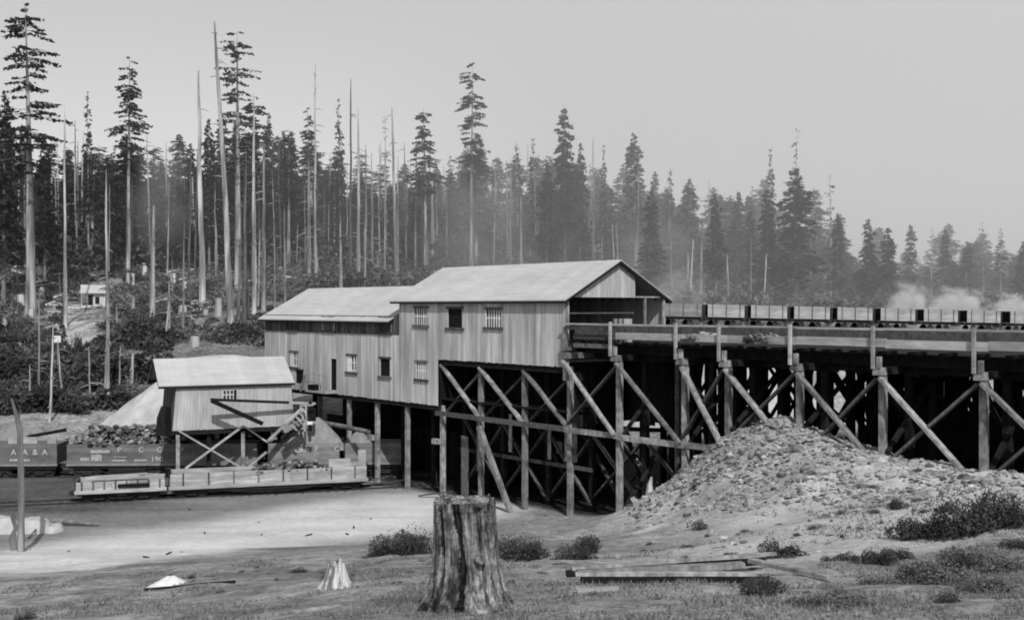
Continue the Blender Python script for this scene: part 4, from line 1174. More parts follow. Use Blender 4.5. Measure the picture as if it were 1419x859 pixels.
def conifer_meshes(seed, H=40, base=.3, Rr=4.5, nb=170, dens=12, leaf=.5, mat='leaf_con', top_r=.25, power=.8, gaps=.0, droop=.25, bark='bark', tr=.42, clump=1.0):
    rr = np.random.RandomState(seed)
    cs = []; szs = []; tn = []
    tk = MB()
    bend = rr.uniform(-.4, .4, 2)
    def axis(z): k = z/H; return np.array([bend[0]*k*k*1.5, bend[1]*k*k*1.5, z])
    pts = [axis(H*k) for k in (-.01, .02, .1, .25, .45, .65, .85, 1.0)]
    tk.tube(pts, [tr*1.5, tr*1.15, tr*.95, tr*.82, tr*.62, tr*.42, tr*.2, .03], 8, .6)
    for i in range(nb):
        k = base+(1-base)*rr.uniform(0, 1)**.85; z = H*k
        if gaps and math.sin(z*1.7+seed)+rr.uniform(-.6, .6) < gaps*2-1: continue
        rel = (1-k)/(1-base)
        prof = (top_r*.3+(rel**power))*(1+.35*math.sin(z*.55+seed*1.7)*math.sin(i*0+seed+z*.21))
        if rel > .8: prof *= 1-(rel-.8)*1.8
        L_ = Rr*prof*rr.uniform(.55, 1.15)+.25; a = rr.uniform(0, 2*math.pi)
        d = np.array([math.cos(a), math.sin(a), 0]); sd = np.array([-d[1], d[0], 0])
        o = axis(z); dr = droop*rr.uniform(.5, 1.5)
        if L_ > 1.0:
            e = o+d*L_*.9+np.array([0, 0, -dr*L_*.7]); tk.tube([o, (o+e)/2+np.array([0, 0, .05*L_]), e], [.06, .045, .015], 3, .2, cap=False)
        m_ = max(3, int(dens*L_/Rr*1.6)); 
        u = rr.uniform(.12, 1, m_)**.75
        lat = rr.randn(m_)*.20*L_*(1-u*.55)*clump
        pt = o+d*(u*L_)[:, None]+sd*lat[:, None]; pt[:, 2] += -dr*L_*u**1.5+rr.randn(m_)*(.16 if base < .45 else .07)*clump-.1*np.abs(lat)
        cs.append(pt); szs.append(np.full(m_, leaf)*(.6+.5*min(1, L_/2))); tn.append(np.clip(.35+.45*u+rr.uniform(-.25, .25, m_)+rr.uniform(-.15, .15), 0, 1))
    c = np.concatenate(cs); s_ = np.concatenate(szs); t_ = np.concatenate(tn)
    V = leaves(c, s_, .35, .55)
    crown = quads_mesh('crown', V, t_, M[mat])
    t_obj = tk.build('trunk', M[bark]); tm = t_obj.data; bpy.data.objects.remove(t_obj)
    return tm, crown, H

VAR = {}
VAR['dense'] = [conifer_meshes(s, 38, .20, 4.6, 250, 15, .5, power=.74, droop=.35) for s in (1, 2, 3, 4)]
VAR['mid'] = [conifer_meshes(s, 36, .28, 4.2, 210, 13, .46, 'leaf_mid', power=.66, droop=.35, bark='bark_pale') for s in (11, 12, 13)]
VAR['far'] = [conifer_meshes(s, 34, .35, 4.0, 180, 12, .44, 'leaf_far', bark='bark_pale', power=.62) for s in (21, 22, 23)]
VAR['tall'] = [conifer_meshes(s, 44, .50, 4.2, 150, 22, .33, gaps=.22, droop=.22, bark='bark_pale', tr=.5, power=.45) for s in (31, 32, 33)]
VAR['spire'] = [conifer_meshes(s, 36, .35, 2.0, 120, 9, .36, power=.6, bark='bark_pale', tr=.35) for s in (41, 42)]
VAR['thin'] = [conifer_meshes(s, 40, .3, 2.6, 75, 7, .3, 'leaf_mid', gaps=.2, droop=.1, bark='bark_pale', tr=.32, clump=.6, power=.5) for s in (51, 52)]
VAR['patchy'] = [conifer_meshes(61, 42, .46, 5.0, 150, 26, .30, gaps=.3, droop=.10, bark='bark_pale', tr=.72, power=.32, clump=.8), conifer_meshes(62, 42, .46, 4.6, 150, 26, .30, gaps=.28, droop=.14, bark='bark_pale', tr=.5, power=.4, clump=.8)]

def place_tree(kind, px, ytop, Y, wpx=None, label=None, group=None, name='conifer_tree', lean=0, i=None, z0=None):
    vs = VAR[kind]; tm, cm, H = vs[random.randrange(len(vs)) if i is None else i % len(vs)]
    x = (px-709.5)/F*Y; z = gz(x, Y)-.3 if z0 is None else z0
    top = EYE-(ytop-425)/F*Y; h = max(4, top-z); s = h/H
    root = thing(name, label or 'dark conifer standing in the dense forest behind the tipple', 'conifer', (x, Y, z), random.uniform(0, 6.28), group or (None if label else 'forest conifers behind the buildings'))
    sx = s*random.uniform(.9, 1.1)
    if wpx:
        base = {'dense': 4.6, 'mid': 4.2, 'far': 4.0, 'tall': 3.6, 'spire': 2.0, 'thin': 2.6, 'patchy': 4.6}[kind]
        sx = wpx/F*Y/2/base
    root.scale = (sx, sx, s)
    root.rotation_euler = (lean, random.uniform(-.01, .01), root.rotation_euler[2])
    mobj('trunk', tm, root); mobj('crown', cm, root)
    return root

# individually recognisable conifers
for k, px, yt, Y, wpx, lab in [
    ('patchy', 43, 8, 150, 88, 'tallest fir at the far left with patchy tiers and a bare pale lower trunk'),
    ('dense', 5, 130, 158, 60, 'dark fir cut by the left frame edge beside the tallest fir'),
    ('dense', 62, 190, 175, 40, 'dark crowded fir just right of the tallest left fir'),
    ('tall', 178, 80, 185, 46, 'fir with a ragged pointed crown above the cabin hillside'),
    ('dense', 176, 185, 190, 64, 'broad dark fir beneath the ragged pointed crown on the left'),
    ('spire', 123, 128, 190, 16, 'very slender dark spire tree between the two tall left firs'),
    ('patchy', 330, 45, 165, 66, 'tall open fir with flat tiers behind the leaning snag'),
    ('tall', 352, 130, 170, 50, 'lower fir with spreading tiers right of the tall open fir'),
    ('dense', 290, 165, 185, 40, 'dark fir left of the leaning bare snag'),
    ('tall', 400, 178, 185, 40, 'medium fir with sparse dark crown above the wing roof'),
    ('tall', 430, 150, 180, 28, 'narrow dark fir beside the tallest straight bare pole tree'),
    ('spire', 472, 138, 190, 18, 'thin spire tree left of a pair of bare snags'),
    ('thin', 535, 160, 195, 22, 'faint thin fir in haze above the roof junction'),
    ('tall', 590, 150, 178, 42, 'fir with a compact dark tuft crown above the tall roof left end'),
    ('patchy', 653, 86, 175, 50, 'tallest fir above the tipple roof with regular short tiers'),
    ('far', 660, 190, 182, 60, 'hazy lower crown under the tallest fir above the tipple roof'),
    ('spire', 718, 200, 200, 18, 'slim fir left of the dark pointed fir group above the ridge'),
    ('spire', 741, 193, 195, 20, 'slim fir close beside the dark pointed fir above the ridge'),
    ('dense', 783, 150, 185, 56, 'dark pointed fir rising highest above the tipple ridge'),
    ('dense', 804, 198, 190, 34, 'dark fir at the right shoulder of the highest ridge fir'),
    ('spire', 834, 202, 195, 14, 'needle thin fir between the ridge firs and the pale tall fir'),
    ('dense', 758, 225, 180, 40, 'low dark fir at the left shoulder of the highest ridge fir'),
    ('far', 880, 184, 185, 46, 'pale hazy tall fir above the right end of the gable'),
    ('dense', 903, 265, 165, 46, 'dark bushy fir rising from behind the gable end'),
    ('far', 908, 238, 200, 30, 'pale hazy fir behind the dark bushy one by the gable'),
    ('spire', 927, 235, 200, 16, 'thin hazy fir right of the gable'),
    ('far', 953, 248, 185, 40, 'pale grey round topped fir above the first mine cars'),
    ('dense', 992, 268, 165, 40, 'dark fir above the third mine car'),
    ('mid', 1021, 264, 180, 30, 'grey fir between the dark third car fir and the wide dark fir'),
    ('mid', 1040, 290, 170, 28, 'low grey fir left of the wide dark fir'),
    ('spire', 1065, 208, 175, 18, 'bare tipped slender fir left of the wide dark fir'),
    ('thin', 1100, 178, 172, 26, 'tall thin top sticking out of the wide dark fir'),
    ('dense', 1064, 262, 168, 46, 'dark fir joined to the left side of the wide dark fir'),
    ('dense', 1103, 232, 165, 78, 'widest dark fir standing behind the mine train'),
    ('thin', 1151, 242, 172, 30, 'thin sparse fir right of the wide dark fir'),
    ('mid', 1160, 300, 165, 34, 'grey fir at the base of the sparse fir right of the wide one'),
    ('dense', 1204, 303, 168, 40, 'dark fir left of the gap in the treeline at right'),
    ('dense', 1232, 316, 170, 40, 'dark round fir just left of the first smoke cloud'),
    ('mid', 1262, 312, 185, 26, 'grey fir above the first smoke cloud'),
    ('thin', 1290, 318, 180, 20, 'thin fir pair above the smoke cloud'),
    ('mid', 1308, 318, 180, 26, 'grey fir between the two smoke clouds'),
    ('mid', 1338, 335, 178, 34, 'rounded grey fir above the larger smoke cloud'),
    ('thin', 1363, 308, 180, 22, 'thin topped fir right of the larger smoke cloud'),
    ('spire', 1386, 318, 180, 18, 'slim dark fir near the right frame edge'),
    ('dense', 1418, 335, 172, 36, 'dark fir cut by the right frame edge')]:
    place_tree(k, px, yt, Y, wpx, lab)
# forest mass
prof_x = [-60, 60, 130, 280, 330, 420, 520, 640, 700, 800, 900, 960, 1040, 1100, 1170, 1190, 1250, 1419, 1480]
prof_y = [185, 200, 205, 215, 190, 205, 225, 230, 245, 240, 262, 280, 290, 285, 310, 350, 340, 350, 350]
cnt = 0
for row, (Y, dy) in enumerate(((196, 34), (212, 16), (232, 2), (256, -6))):
    px = -50.0
    while px < 1460:
        far = row >= 2
        yt = float(np.interp(px, prof_x, prof_y))+dy+random.choice((-26, -8, 0, 4, 12, 24))+random.uniform(-10, 12)
        if px < 640: kind = random.choice(['dense', 'dense', 'dense', 'mid', 'spire', 'tall'])
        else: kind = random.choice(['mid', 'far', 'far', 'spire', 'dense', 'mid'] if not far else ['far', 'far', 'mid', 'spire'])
        zlab = ('conifer in the dark forest mass behind the hillside clearing' if px < 640 else 'conifer in the hazy forest mass behind the tipple roof and trestle')
        wd_ = (random.uniform(26, 46) if px < 640 else random.uniform(34, 58)) if kind != 'spire' else random.uniform(14, 22)
        place_tree(kind, px+random.uniform(-6, 6), yt, Y+random.uniform(-8, 8), wd_, zlab, 'conifers of the left forest mass' if px < 640 else 'conifers of the right forest mass')
        cnt += 1
        px += random.uniform(17, 34)

# distant wood closing the forest floor
def mass(name, label, x0, x1, Y, top_px, n, size, mat, thick=14, low=0):
    cs = []
    for i in range(n):
        px = random.uniform(x0, x1); y_ = Y+random.uniform(0, thick); x = (px-709.5)/F*y_; g = gz_coarse(x, y_)
        top = EYE-(float(np.interp(px, prof_x, prof_y))+top_px-425)/F*y_+6*vnoise(np.array([px*.05]), np.array([3.3]), 9)[0]
        if top < g: continue
        cs.append((x, y_, random.uniform(g+low, top)))
    V = leaves(np.array(cs), size, .6, .7); me = quads_mesh(name, V, rs.uniform(0, 1, len(V)), M[mat])
    return tag(mobj(name, me), label, 'forest', kind='stuff')
_hx = np.arange(-330, 330, 3.0); _hy = np.arange(86, 330, 3.0); _HX, _HY = np.meshgrid(_hx, _hy); _HZ = gz_arr(_HX, _HY)
def gz_coarse(x, y):
    i = int(min(max((x-_hx[0])/3, 0), len(_hx)-1)); j = int(min(max((y-_hy[0])/3, 0), len(_hy)-1)); return float(_HZ[j, i])
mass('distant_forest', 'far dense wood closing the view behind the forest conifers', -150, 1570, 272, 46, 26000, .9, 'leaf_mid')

# snags
def snag(px, yt, yb, wpx, Y=None, lean_px=0, mat='snag', label=None, stubs=6, broken=True, big=False):
    if Y is None:
        Y = None
        for yy in np.arange(100, 235, 1.5):   # find where the hillside meets this base row
            if 425+F*(EYE-gz_coarse((px-709.5)/F*yy, yy))/yy <= yb: Y = yy; break
        if Y is None: Y = 190+random.uniform(-10, 20)
    x = (px-709.5)/F*Y; z = min(gz_coarse(x, Y), EYE-(yb-425)/F*Y)-.8
    if yb < 380 and px > 420: z = gz_coarse(x, Y)-.5
    H = EYE-(yt-425)/F*Y-z; r = wpx/F*Y/2*.95; dx = lean_px/F*Y
    mb = MB(); n = 9; pts = []; rad = []
    wob = [random.uniform(-.12, .12)*H*.03 for _ in range(n)]
    for k in range(n):
        f = k/(n-1); pts.append((dx*f+wob[k]*math.sin(f*3), random.uniform(-.05, .05), H*f)); rad.append(max(.05, r*(1.18-.75*f+.35*math.exp(-f*22))))
    if broken: rad[-1] = rad[-2]*.45
    mb.tube(pts, rad, 8, jit=.1)
    for i in range(stubs):
        f = random.uniform(.25, .98); a = random.uniform(0, 6.28); p = Vector((dx*f, 0, H*f)); L_ = random.uniform(.5, 2.4)*(1.2-f*.5)*(Y/160)
        d = Vector((math.cos(a), math.sin(a), random.uniform(-.35, .15)))
        mb.tube([p, p+d*L_*.5, p+d*L_+Vector((0, 0, -.15*L_))], [.07, .05, .02], 4, .3, cap=False)
    o = mb.build('dead_tree', M[mat]); o.location = (x, Y, z); o.rotation_euler = (0, 0, 0)
    tag(o, label or 'pale bare dead trunk without branches on the cleared hillside', 'dead tree', None if label else 'bare dead trunks of the clearing')
    return o
for a in [
    (91, 145, 460, 5, None, -2, 'snag', 'thin pale pole tree with a small hooked tip left of the cabin', 3),
    (210, 285, 465, 8, None, 3, 'snag', 'thick pale dead trunk with broken top right of the cabin', 4),
    (281, 98, 428, 8, None, -6, 'snag', 'tall straight dead trunk with a flat broken top, left of the leaning snag', 8),
    (322, 30, 466, 9, None, -25, 'snag', 'tallest dead trunk, leaning left with its tip high in the sky', 16),
    (338, 210, 460, 6, None, 3, 'snag_dark', 'dark knotty dead trunk right of the leaning snag foot', 22),
    (352, 150, 440, 6, None, 0, 'snag', 'pale dead trunk directly below the spreading fir tiers', 8),
    (365, 200, 430, 6, None, 1, 'snag', 'pale dead trunk at the left tip of the wing roof', 5),
    (437, 90, 400, 4, 165, 0, 'snag', 'needle thin very tall bare pole tree above the wing roof', 26),
    (428, 235, 400, 6, None, 0, 'snag', 'pale trunk beside the needle thin pole tree', 10),
    (486, 110, 398, 4, 170, 0, 'snag_dark', 'dark tall bare trunk, left one of a pair above the wing roof', 10),
    (497, 150, 396, 5, 168, -1, 'snag', 'pale tall bare trunk, right one of a pair above the wing roof', 8),
    (550, 150, 392, 5, None, -7, 'snag', 'slightly leaning pale snag above the roof junction', 8),
    (472, 335, 398, 6, 150, 0, 'snag', 'short thick pale stub behind the middle of the wing roof', 0),
    (505, 270, 396, 4, 160, 2, 'snag', 'medium pale trunk behind the right part of the wing roof', 3),
    (605, 290, 372, 5, None, 0, 'snag', 'pale broken trunk behind the left rake of the tall roof', 2),
    (722, 275, 365, 4, 165, 0, 'snag', 'short pale pole behind the middle of the tall roof', 1),
    (970, 300, 425, 5, 160, 3, 'snag', 'hazy pale dead trunk behind the first mine cars', 4),
    (150, 235, 548, 5, 104, -3, 'snag', 'slim pale trunk rising from the brush left of the spoil heap', 12),
    (590, 245, 380, 5, None, 0, 'snag', 'left of two pale trunks under the tuft crowned fir', 2),
    (599, 245, 378, 6, None, 0, 'snag', 'right of two pale trunks under the tuft crowned fir', 2),
    (655, 230, 366, 7, None, 0, 'snag', 'thick pale trunk below the tallest fir above the roof', 3),
    (664, 225, 366, 7, None, 5, 'snag', 'thick pale leaning trunk below the tallest fir above the roof', 3),
    (45, 190, 405, 10, 150, 0, 'snag', None, 4)]:
    if a[7] is None: continue
    snag(a[0], a[1], a[2], a[3], a[4], a[5], a[6], a[7], a[8])
for px, yt, yb, wpx in [(70, 225, 335, 2), (106, 165, 300, 3), (112, 180, 330, 3), (207, 190, 345, 2), (251, 270, 365, 3), (178, 215, 330, 3), (24, 240, 330, 3), (165, 300, 350, 2), (131, 235, 330, 2), (372, 300, 345, 6), (381, 300, 430, 3), (395, 290, 430, 3),
                        (412, 340, 392, 3), (386, 345, 400, 2), (424, 250, 395, 3), (443, 340, 395, 2), (516, 210, 395, 3), (522, 350, 395, 4), (533, 190, 395, 3), (553, 355, 392, 6), (557, 365, 392, 4), (570, 370, 392, 4), (575, 200, 385, 3), (627, 342, 370, 4),
                        (640, 260, 366, 4), (672, 235, 366, 4), (678, 350, 366, 3), (685, 354, 366, 3), (703, 220, 330, 5), (728, 350, 365, 3), (750, 325, 365, 3), (766, 332, 364, 3), (822, 305, 362, 4), (853, 308, 360, 3), (858, 308, 360, 4), (882, 255, 380, 4),
                        (890, 320, 400, 3), (955, 330, 425, 4), (1010, 350, 425, 3), (1058, 350, 425, 3), (1125, 300, 425, 2), (1160, 380, 425, 3), (930, 300, 420, 4), (300, 250, 400, 3), (311, 280, 420, 4), (265, 330, 440, 3), (240, 360, 440, 3), (234, 390, 470, 4),
                        (253, 300, 470, 4), (330, 330, 465, 6), (345, 330, 440, 5), (357, 320, 430, 4), (98, 385, 410, 3), (18, 395, 410, 3), (26, 370, 400, 4), (84, 380, 410, 3), (164, 420, 470, 3), (228, 420, 480, 4), (1040, 320, 425, 2), (985, 250, 300, 3), (617, 230, 370, 3), (738, 240, 365, 3)]:
    snag(px, yt+random.uniform(-3, 3), yb, wpx*random.uniform(.8, 1.1), None, random.uniform(-6, 6), random.choice(['snag', 'snag', 'snag', 'snag_dark']), None, random.randrange(2, 9))

for i in range(105):
    px = random.choice([random.uniform(60, 430), random.uniform(400, 760), random.uniform(60, 900)])
    yb = 350-(px > 420)*0+random.uniform(-18, 25); yt = random.choice([random.uniform(190, 260), random.uniform(240, 320)])
    snag(px, yt, yb, random.uniform(1.6, 3.2), random.uniform(178, 214), random.uniform(-5, 5), random.choice(['snag', 'snag', 'snag_dark']), None, random.randrange(1, 7))
# young trunks in the brush at the left
for px, yt, yb, wpx, ln, lab in [(68, 455, 592, 4, 6, 'slender pale young trunk standing behind the lettered rail car'), (88, 470, 565, 3, -8, 'curved pale sapling right of the slender young trunk'), (146, 470, 553, 6, 2, 'pale thick sapling at the left of the spoil heap'), (181, 490, 552, 7, 3, 'stout pale trunk leaning by the edge of the spoil heap'),
                                 (125, 480, 550, 3, -2, 'thin sapling between brush and spoil heap'), (41, 505, 572, 3, 0, 'thin pale sapling in the brush at far left'), (54, 400, 535, 3, 0, 'thin dark stem in the brush below the path'), (164, 480, 555, 3, 3, 'thin pale stem just left of the spoil heap foot')]:
    Y = 96+(600-yb)*.2
    snag(px, yt, yb, wpx, Y, ln, 'snag', lab, 5)

# logs and debris on hillside
def scatter_logs():
    k = 0; zones = [(0, 260, 345, 470), (180, 350, 330, 480), (370, 440, 330, 395), (0, 120, 400, 440)]
    while k < 235:
        z_ = random.choice(zones); px = random.uniform(z_[0], z_[1]); Y = random.uniform(112, 205); x = (px-709.5)/F*Y; g = gz_coarse(x, Y); py = 425+F*(EYE-g)/Y
        if not (z_[2] < py < z_[3]): continue
        L_ = random.uniform(1.2, 5); a = random.uniform(-1.2, 1.2); d = Vector((math.cos(a)*L_, math.sin(a)*L_, 0)); q = Vector((x, Y, g))+d
        mb = MB(); r = random.uniform(.08, .24); mb.tube([(0, 0, r+.35), (d.x, d.y, gz_coarse(q.x, q.y)-g+r+random.uniform(.2, .9))], [r, r*.6], 7)
        o = mb.build('fallen_log', M[random.choice(['snag', 'snag', 'snag_white', 'timber'])]); o.location = (x, Y, g)
        tag(o, 'pale fallen log among the brush of the logged hillside', 'log', 'fallen logs on the hillside'); k += 1
scatter_logs()
k = 0
while k < 34:
    px = random.uniform(0, 440); Y = random.uniform(115, 200); x = (px-709.5)/F*Y; g = gz_coarse(x, Y); r = random.uniform(.25, .6); h = random.uniform(.8, 2.6)
    mb = MB(); mb.tube([(0, 0, -.4), (0, 0, .3), (.05, 0, h)], [r*1.4, r, r*.85], 9, jit=.1); o = mb.build('tree_stump', M['snag']); o.location = (x, Y, g)
    tag(o, 'pale cut stump on the logged hillside', 'tree stump', 'cut stumps on the hillside'); k += 1

# shrubs
def bush_mesh(seed, n=900, leaf=.09, mat='leaf_bush', w=1.0, h=.8):
    rr = np.random.RandomState(seed); cl = []
    for i in range(9):
        cx, cy = rr.uniform(-.6, .6, 2)*w; r = rr.uniform(.3, .5)*w; hz = rr.uniform(.4, 1)*h*(1-.35*abs(cx)/w)
        m_ = n//9; v = rr.randn(m_, 3); v /= np.linalg.norm(v, axis=1)[:, None]; rad = rr.uniform(.5, 1.05, m_)**.5
        p = v*rad[:, None]*np.array([r, r, hz*.55])+np.array([cx, cy, hz*.5]); cl.append(p)
    c = np.concatenate(cl); c = c[c[:, 2] > -.05]
    V = leaves(c, leaf, .8, .55)
    st = []
    for i in range(60 if n < 1000 else 420):   # stray twigs with leaves
        a = rr.uniform(0, 6.28); r = rr.uniform(.2, 1.25)*w; st.append((math.cos(a)*r*.8, math.sin(a)*r*.8, rr.uniform(.1, 1.25)*h*(1-.45*r/w)))
    V2 = leaves(np.array(st), leaf*.9, 1.5, .35)
    V = np.concatenate([V, V2]); t = np.clip(.2+.7*(V[:, 0, 2]/h)+rr.uniform(-.3, .3, len(V)), 0, 1)
    return quads_mesh('shrub', V, t, M[mat])
BM = {'bush': [bush_mesh(s) for s in (1, 2, 3, 4)], 'pale': [bush_mesh(s, mat='leaf_pale') for s in (5, 6, 7)], 'near': [bush_mesh(s, 2600, .045) for s in (8, 9, 10)], 'nearpale': [bush_mesh(s, 1500, .05, 'leaf_pale') for s in (14, 15)], 'sparse': [bush_mesh(s, 900, .05, h=.6) for s in (11, 12)]}
def bush(kind, px, py, Y, wpx, hpx, label=None, group=None, name='shrub'):
    me = random.choice(BM[kind]); p = gp(px, py, Y) if Y < 80 else Vector(((px-709.5)/F*Y, Y, gz_coarse((px-709.5)/F*Y, Y)))
    o = mobj(name, me); o.location = p; o.location.z -= .05; o.rotation_euler = (0, 0, random.uniform(0, 6.28))
    s = wpx/F*Y/2; o.scale = (s, s, hpx/F*Y/.9)
    return tag(o, label, 'shrub', group)
for a in [('near', 1240, 708, 38, 34, 24, 'small round dark shrub alone on the slope left of the big thicket'),
          ('near', 1275, 744, 31.5, 84, 50, 'left end of the big dark thicket at the right'), ('near', 1322, 742, 31.5, 110, 74, 'middle of the big dark thicket at the right'), ('near', 1370, 740, 31.5, 100, 76, 'dark tall shrub at the right part of the big thicket'), ('near', 1414, 726, 32, 80, 50, 'dark shrub cut by the right frame edge'),
          ('near', 1085, 779, 31, 64, 36, 'round dark shrub alone in the middle of the right slope'), ('sparse', 966, 742, 42, 36, 26, 'tiny leafy shrub on the pale slope under the trestle'),
          ('near', 798, 784, 36, 56, 30, 'dark shrub right of the big stump, nearer one'), ('near', 812, 770, 38, 46, 34, 'dark shrub right of the big stump, rear taller one'), ('near', 722, 780, 37, 72, 44, 'dark shrub close to the right side of the big stump'), ('near', 690, 765, 40, 50, 22, 'low shrub behind the big stump'),
          ('nearpale', 540, 776, 44, 76, 30, 'low leafy shrub patch left of the big stump'), ('near', 578, 776, 42, 74, 46, 'leafy shrub directly behind the left side of the big stump'), ('near', 418, 796, 37, 30, 12, 'low dark shrub left of the small bleached stump'),
          ('near', 35, 858, 26.5, 34, 16, 'dark round shrub at the lower left corner'), ('near', 1015, 797, 27.5, 40, 18, 'dark tuft behind the timber pile, right one'), ('near', 965, 800, 27.5, 50, 15, 'dark tuft behind the timber pile, middle one'), ('sparse', 920, 806, 27, 40, 12, 'dark tuft behind the timber pile, left one'),
          ('near', 1060, 830, 21.5, 80, 34, 'dark shrub over the right end of the timber pile'), ('near', 1150, 782, 29, 30, 14, 'left tuft of a row of three in the right grass'), ('near', 1180, 784, 29, 44, 18, 'middle tuft of a row of three in the right grass'), ('near', 1215, 790, 28, 60, 34, 'right tuft of a row of three in the right grass'),
          ('nearpale', 1290, 820, 23, 130, 44, 'broad patch of low brush in the lower right grass'), ('near', 1270, 800, 25, 80, 30, 'dark patch in the brush below the big thicket'), ('nearpale', 1200, 850, 19, 120, 24, 'low brush at the bottom edge right of the timbers'), ('near', 1320, 850, 19, 60, 20, 'dark tuft at the bottom edge near the right corner'), ('nearpale', 1390, 800, 24, 90, 36, 'pale brush at the right frame edge below the thicket'),
          ('sparse', 1160, 833, 21, 40, 18, 'sparse weed below the bent end plank'), ('nearpale', 1130, 740, 37, 30, 8, 'faint weed on the pale slope'),
          ('near', 520, 774, 44, 44, 18, 'low left end of the brush patch beside the big stump'), ('near', 550, 774, 43, 74, 38, 'leafy middle part of the brush patch left of the big stump'), ('nearpale', 735, 760, 39, 60, 34, 'pale leafy shrub behind the right side of the big stump'),
          ('near', 1240, 775, 28.5, 50, 26, 'dark tuft just under the left end of the big thicket'), ('near', 1345, 790, 25.5, 90, 34, 'wide dark brush below the middle of the big thicket'), ('near', 1405, 765, 28, 50, 22, 'dark brush at the right edge under the thicket'),
          ('nearpale', 1230, 812, 23.5, 90, 26, 'pale brush right of the bent end plank'), ('near', 1300, 808, 24, 70, 26, 'dark clump among the pale lower right brush'), ('near', 1120, 850, 19.5, 90, 16, 'low dark weed patch at the bottom edge under the timbers'),
          ('nearpale', 1350, 835, 21, 110, 30, 'pale weedy brush near the lower right corner'), ('near', 1060, 812, 23.5, 60, 26, 'dark brush touching the right end of the long beams')]:
    bush(*a)
for i in range(130):
    px = random.choice([random.uniform(700, 1419), random.uniform(1100, 1419), random.uniform(200, 600)]); Y = random.uniform(19, 40) if px > 700 else random.uniform(24, 42)
    bush(random.choice(['sparse', 'nearpale', 'near']), px, 0, Y, random.uniform(6, 22), random.uniform(4, 11), 'little weed clump in the foreground grass', 'small weeds in the foreground grass', 'weed')
# brush of the left bank and the hillside
k = 0
while k < 230:
    r_ = random.random()
    if r_ < .40: px = random.uniform(-10, 215); Y = random.uniform(101, 132); kind = 'bush' if random.random() < .75 else 'pale'; wp, hp_ = random.uniform(26, 60), random.uniform(18, 44)
    elif r_ < .8: px = random.uniform(0, 450); Y = random.uniform(130, 205); kind = random.choice(['bush', 'pale']); wp, hp_ = random.uniform(18, 44), random.uniform(9, 22)
    else: px = random.uniform(430, 940); Y = random.uniform(150, 190); kind = random.choice(['bush', 'pale', 'pale']); wp, hp_ = random.uniform(20, 44), random.uniform(14, 30)
    if 80 < px < 150 and 118 < Y < 168: continue
    if 110 < px < 260 and Y < 100: continue
    bush(kind, px, 0, Y, wp, hp_, 'leafy brush clump on the hillside behind the tracks' if px < 450 else 'leafy brush clump behind the tipple roofs', 'brush clumps on the hillside' if px < 450 else 'brush clumps behind the roofs')
    k += 1

def undergrowth(name, label, n, x0, x1, Y0, Y1, size, mat, hmax, thr):
    px = rs.uniform(x0, x1, n); Y = rs.uniform(Y0, Y1, n); x = (px-709.5)/F*Y
    a = vnoise(x*.22, Y*.22, 41)+.6*vnoise(x*.6, Y*.6, 42)
    py0 = 425+F*(EYE-gz_arr(x, Y))/Y
    path = (np.abs(px-103) < 13)&(Y > 116)&(Y < 162)
    keep = (a > thr)&~path&~((px > 112)&(px < 152)&(Y > 130)&(Y < 168))&~((px > 125)&(px < 365)&(Y < 101))
    x, Y, a = x[keep], Y[keep], a[keep]
    z = gz_arr(x, Y)+rs.uniform(0, 1, len(x))*np.clip(a-thr, 0, .5)*2*hmax
    V = leaves(np.stack([x, Y, z], 1), size, .8, .6)
    t = np.clip(.5+1.3*vnoise(x*.35, Y*.35, 43)+rs.uniform(-.3, .3, len(x)), 0, 1)
    return tag(mobj(name, quads_mesh(name, V, t, M[mat])), label, 'undergrowth', kind='stuff')
undergrowth('undergrowth', 'dark tangled undergrowth on the left bank', 46000, -30, 240, 100, 135, .28, 'leaf_bush', 2.0, -.12)
undergrowth('undergrowth', 'mixed brush on the logged hillside', 75000, -30, 470, 118, 215, .27, 'leaf_mixed', 1.5, -.22)
undergrowth('undergrowth', 'grey brush behind the tipple roofs', 46000, 420, 960, 135, 215, .40, 'leaf_mixed', 3.2, -.25)
undergrowth('undergrowth', 'low brush behind the mine track', 46000, 920, 1460, 120, 240, .42, 'leaf_mixed', 3.0, -.3)
undergrowth('undergrowth', 'dark young growth under the left forest', 40000, -40, 700, 185, 262, .6, 'leaf_bush', 6.0, -.35)

# grass
def grass():
    n = 70000; px = rs.uniform(-60, 1480, n); Y = 15+rs.uniform(0, 1, n)**1.3*30
    x = (px-709.5)/F*Y; y = Y
    dn = vnoise(x*.5, y*.5, 31)+.6*vnoise(x*1.7, y*1.7, 32)
    keep = (dn > -.05+smooth(26, 44, Y)*.35)&~((px > 760)&(px < 1160)&(Y > 27)&(dn < .3))
    x, y = x[keep], y[keep]; m = len(x)
    z = gz_arr(x, y); h = rs.uniform(.03, .085, m)*(1+.6*(dn[keep] > .25)); a = rs.uniform(0, 6.28, m); w_ = .012+.00045*y
    ln = rs.randn(m, 2)*.06
    v0 = np.stack([x-np.cos(a)*w_, y-np.sin(a)*w_, z-.02], 1); v1 = np.stack([x+np.cos(a)*w_, y+np.sin(a)*w_, z-.02], 1); v2 = np.stack([x+ln[:, 0], y+ln[:, 1], z+h], 1)
    V = np.stack([v0, v1, v2], 1)
    me = quads_mesh('grass', V, rs.uniform(0, 1, m), M['grass']); tag(mobj('grass', me), 'short dry grass on the foreground slope', 'grass', kind='stuff')
grass()

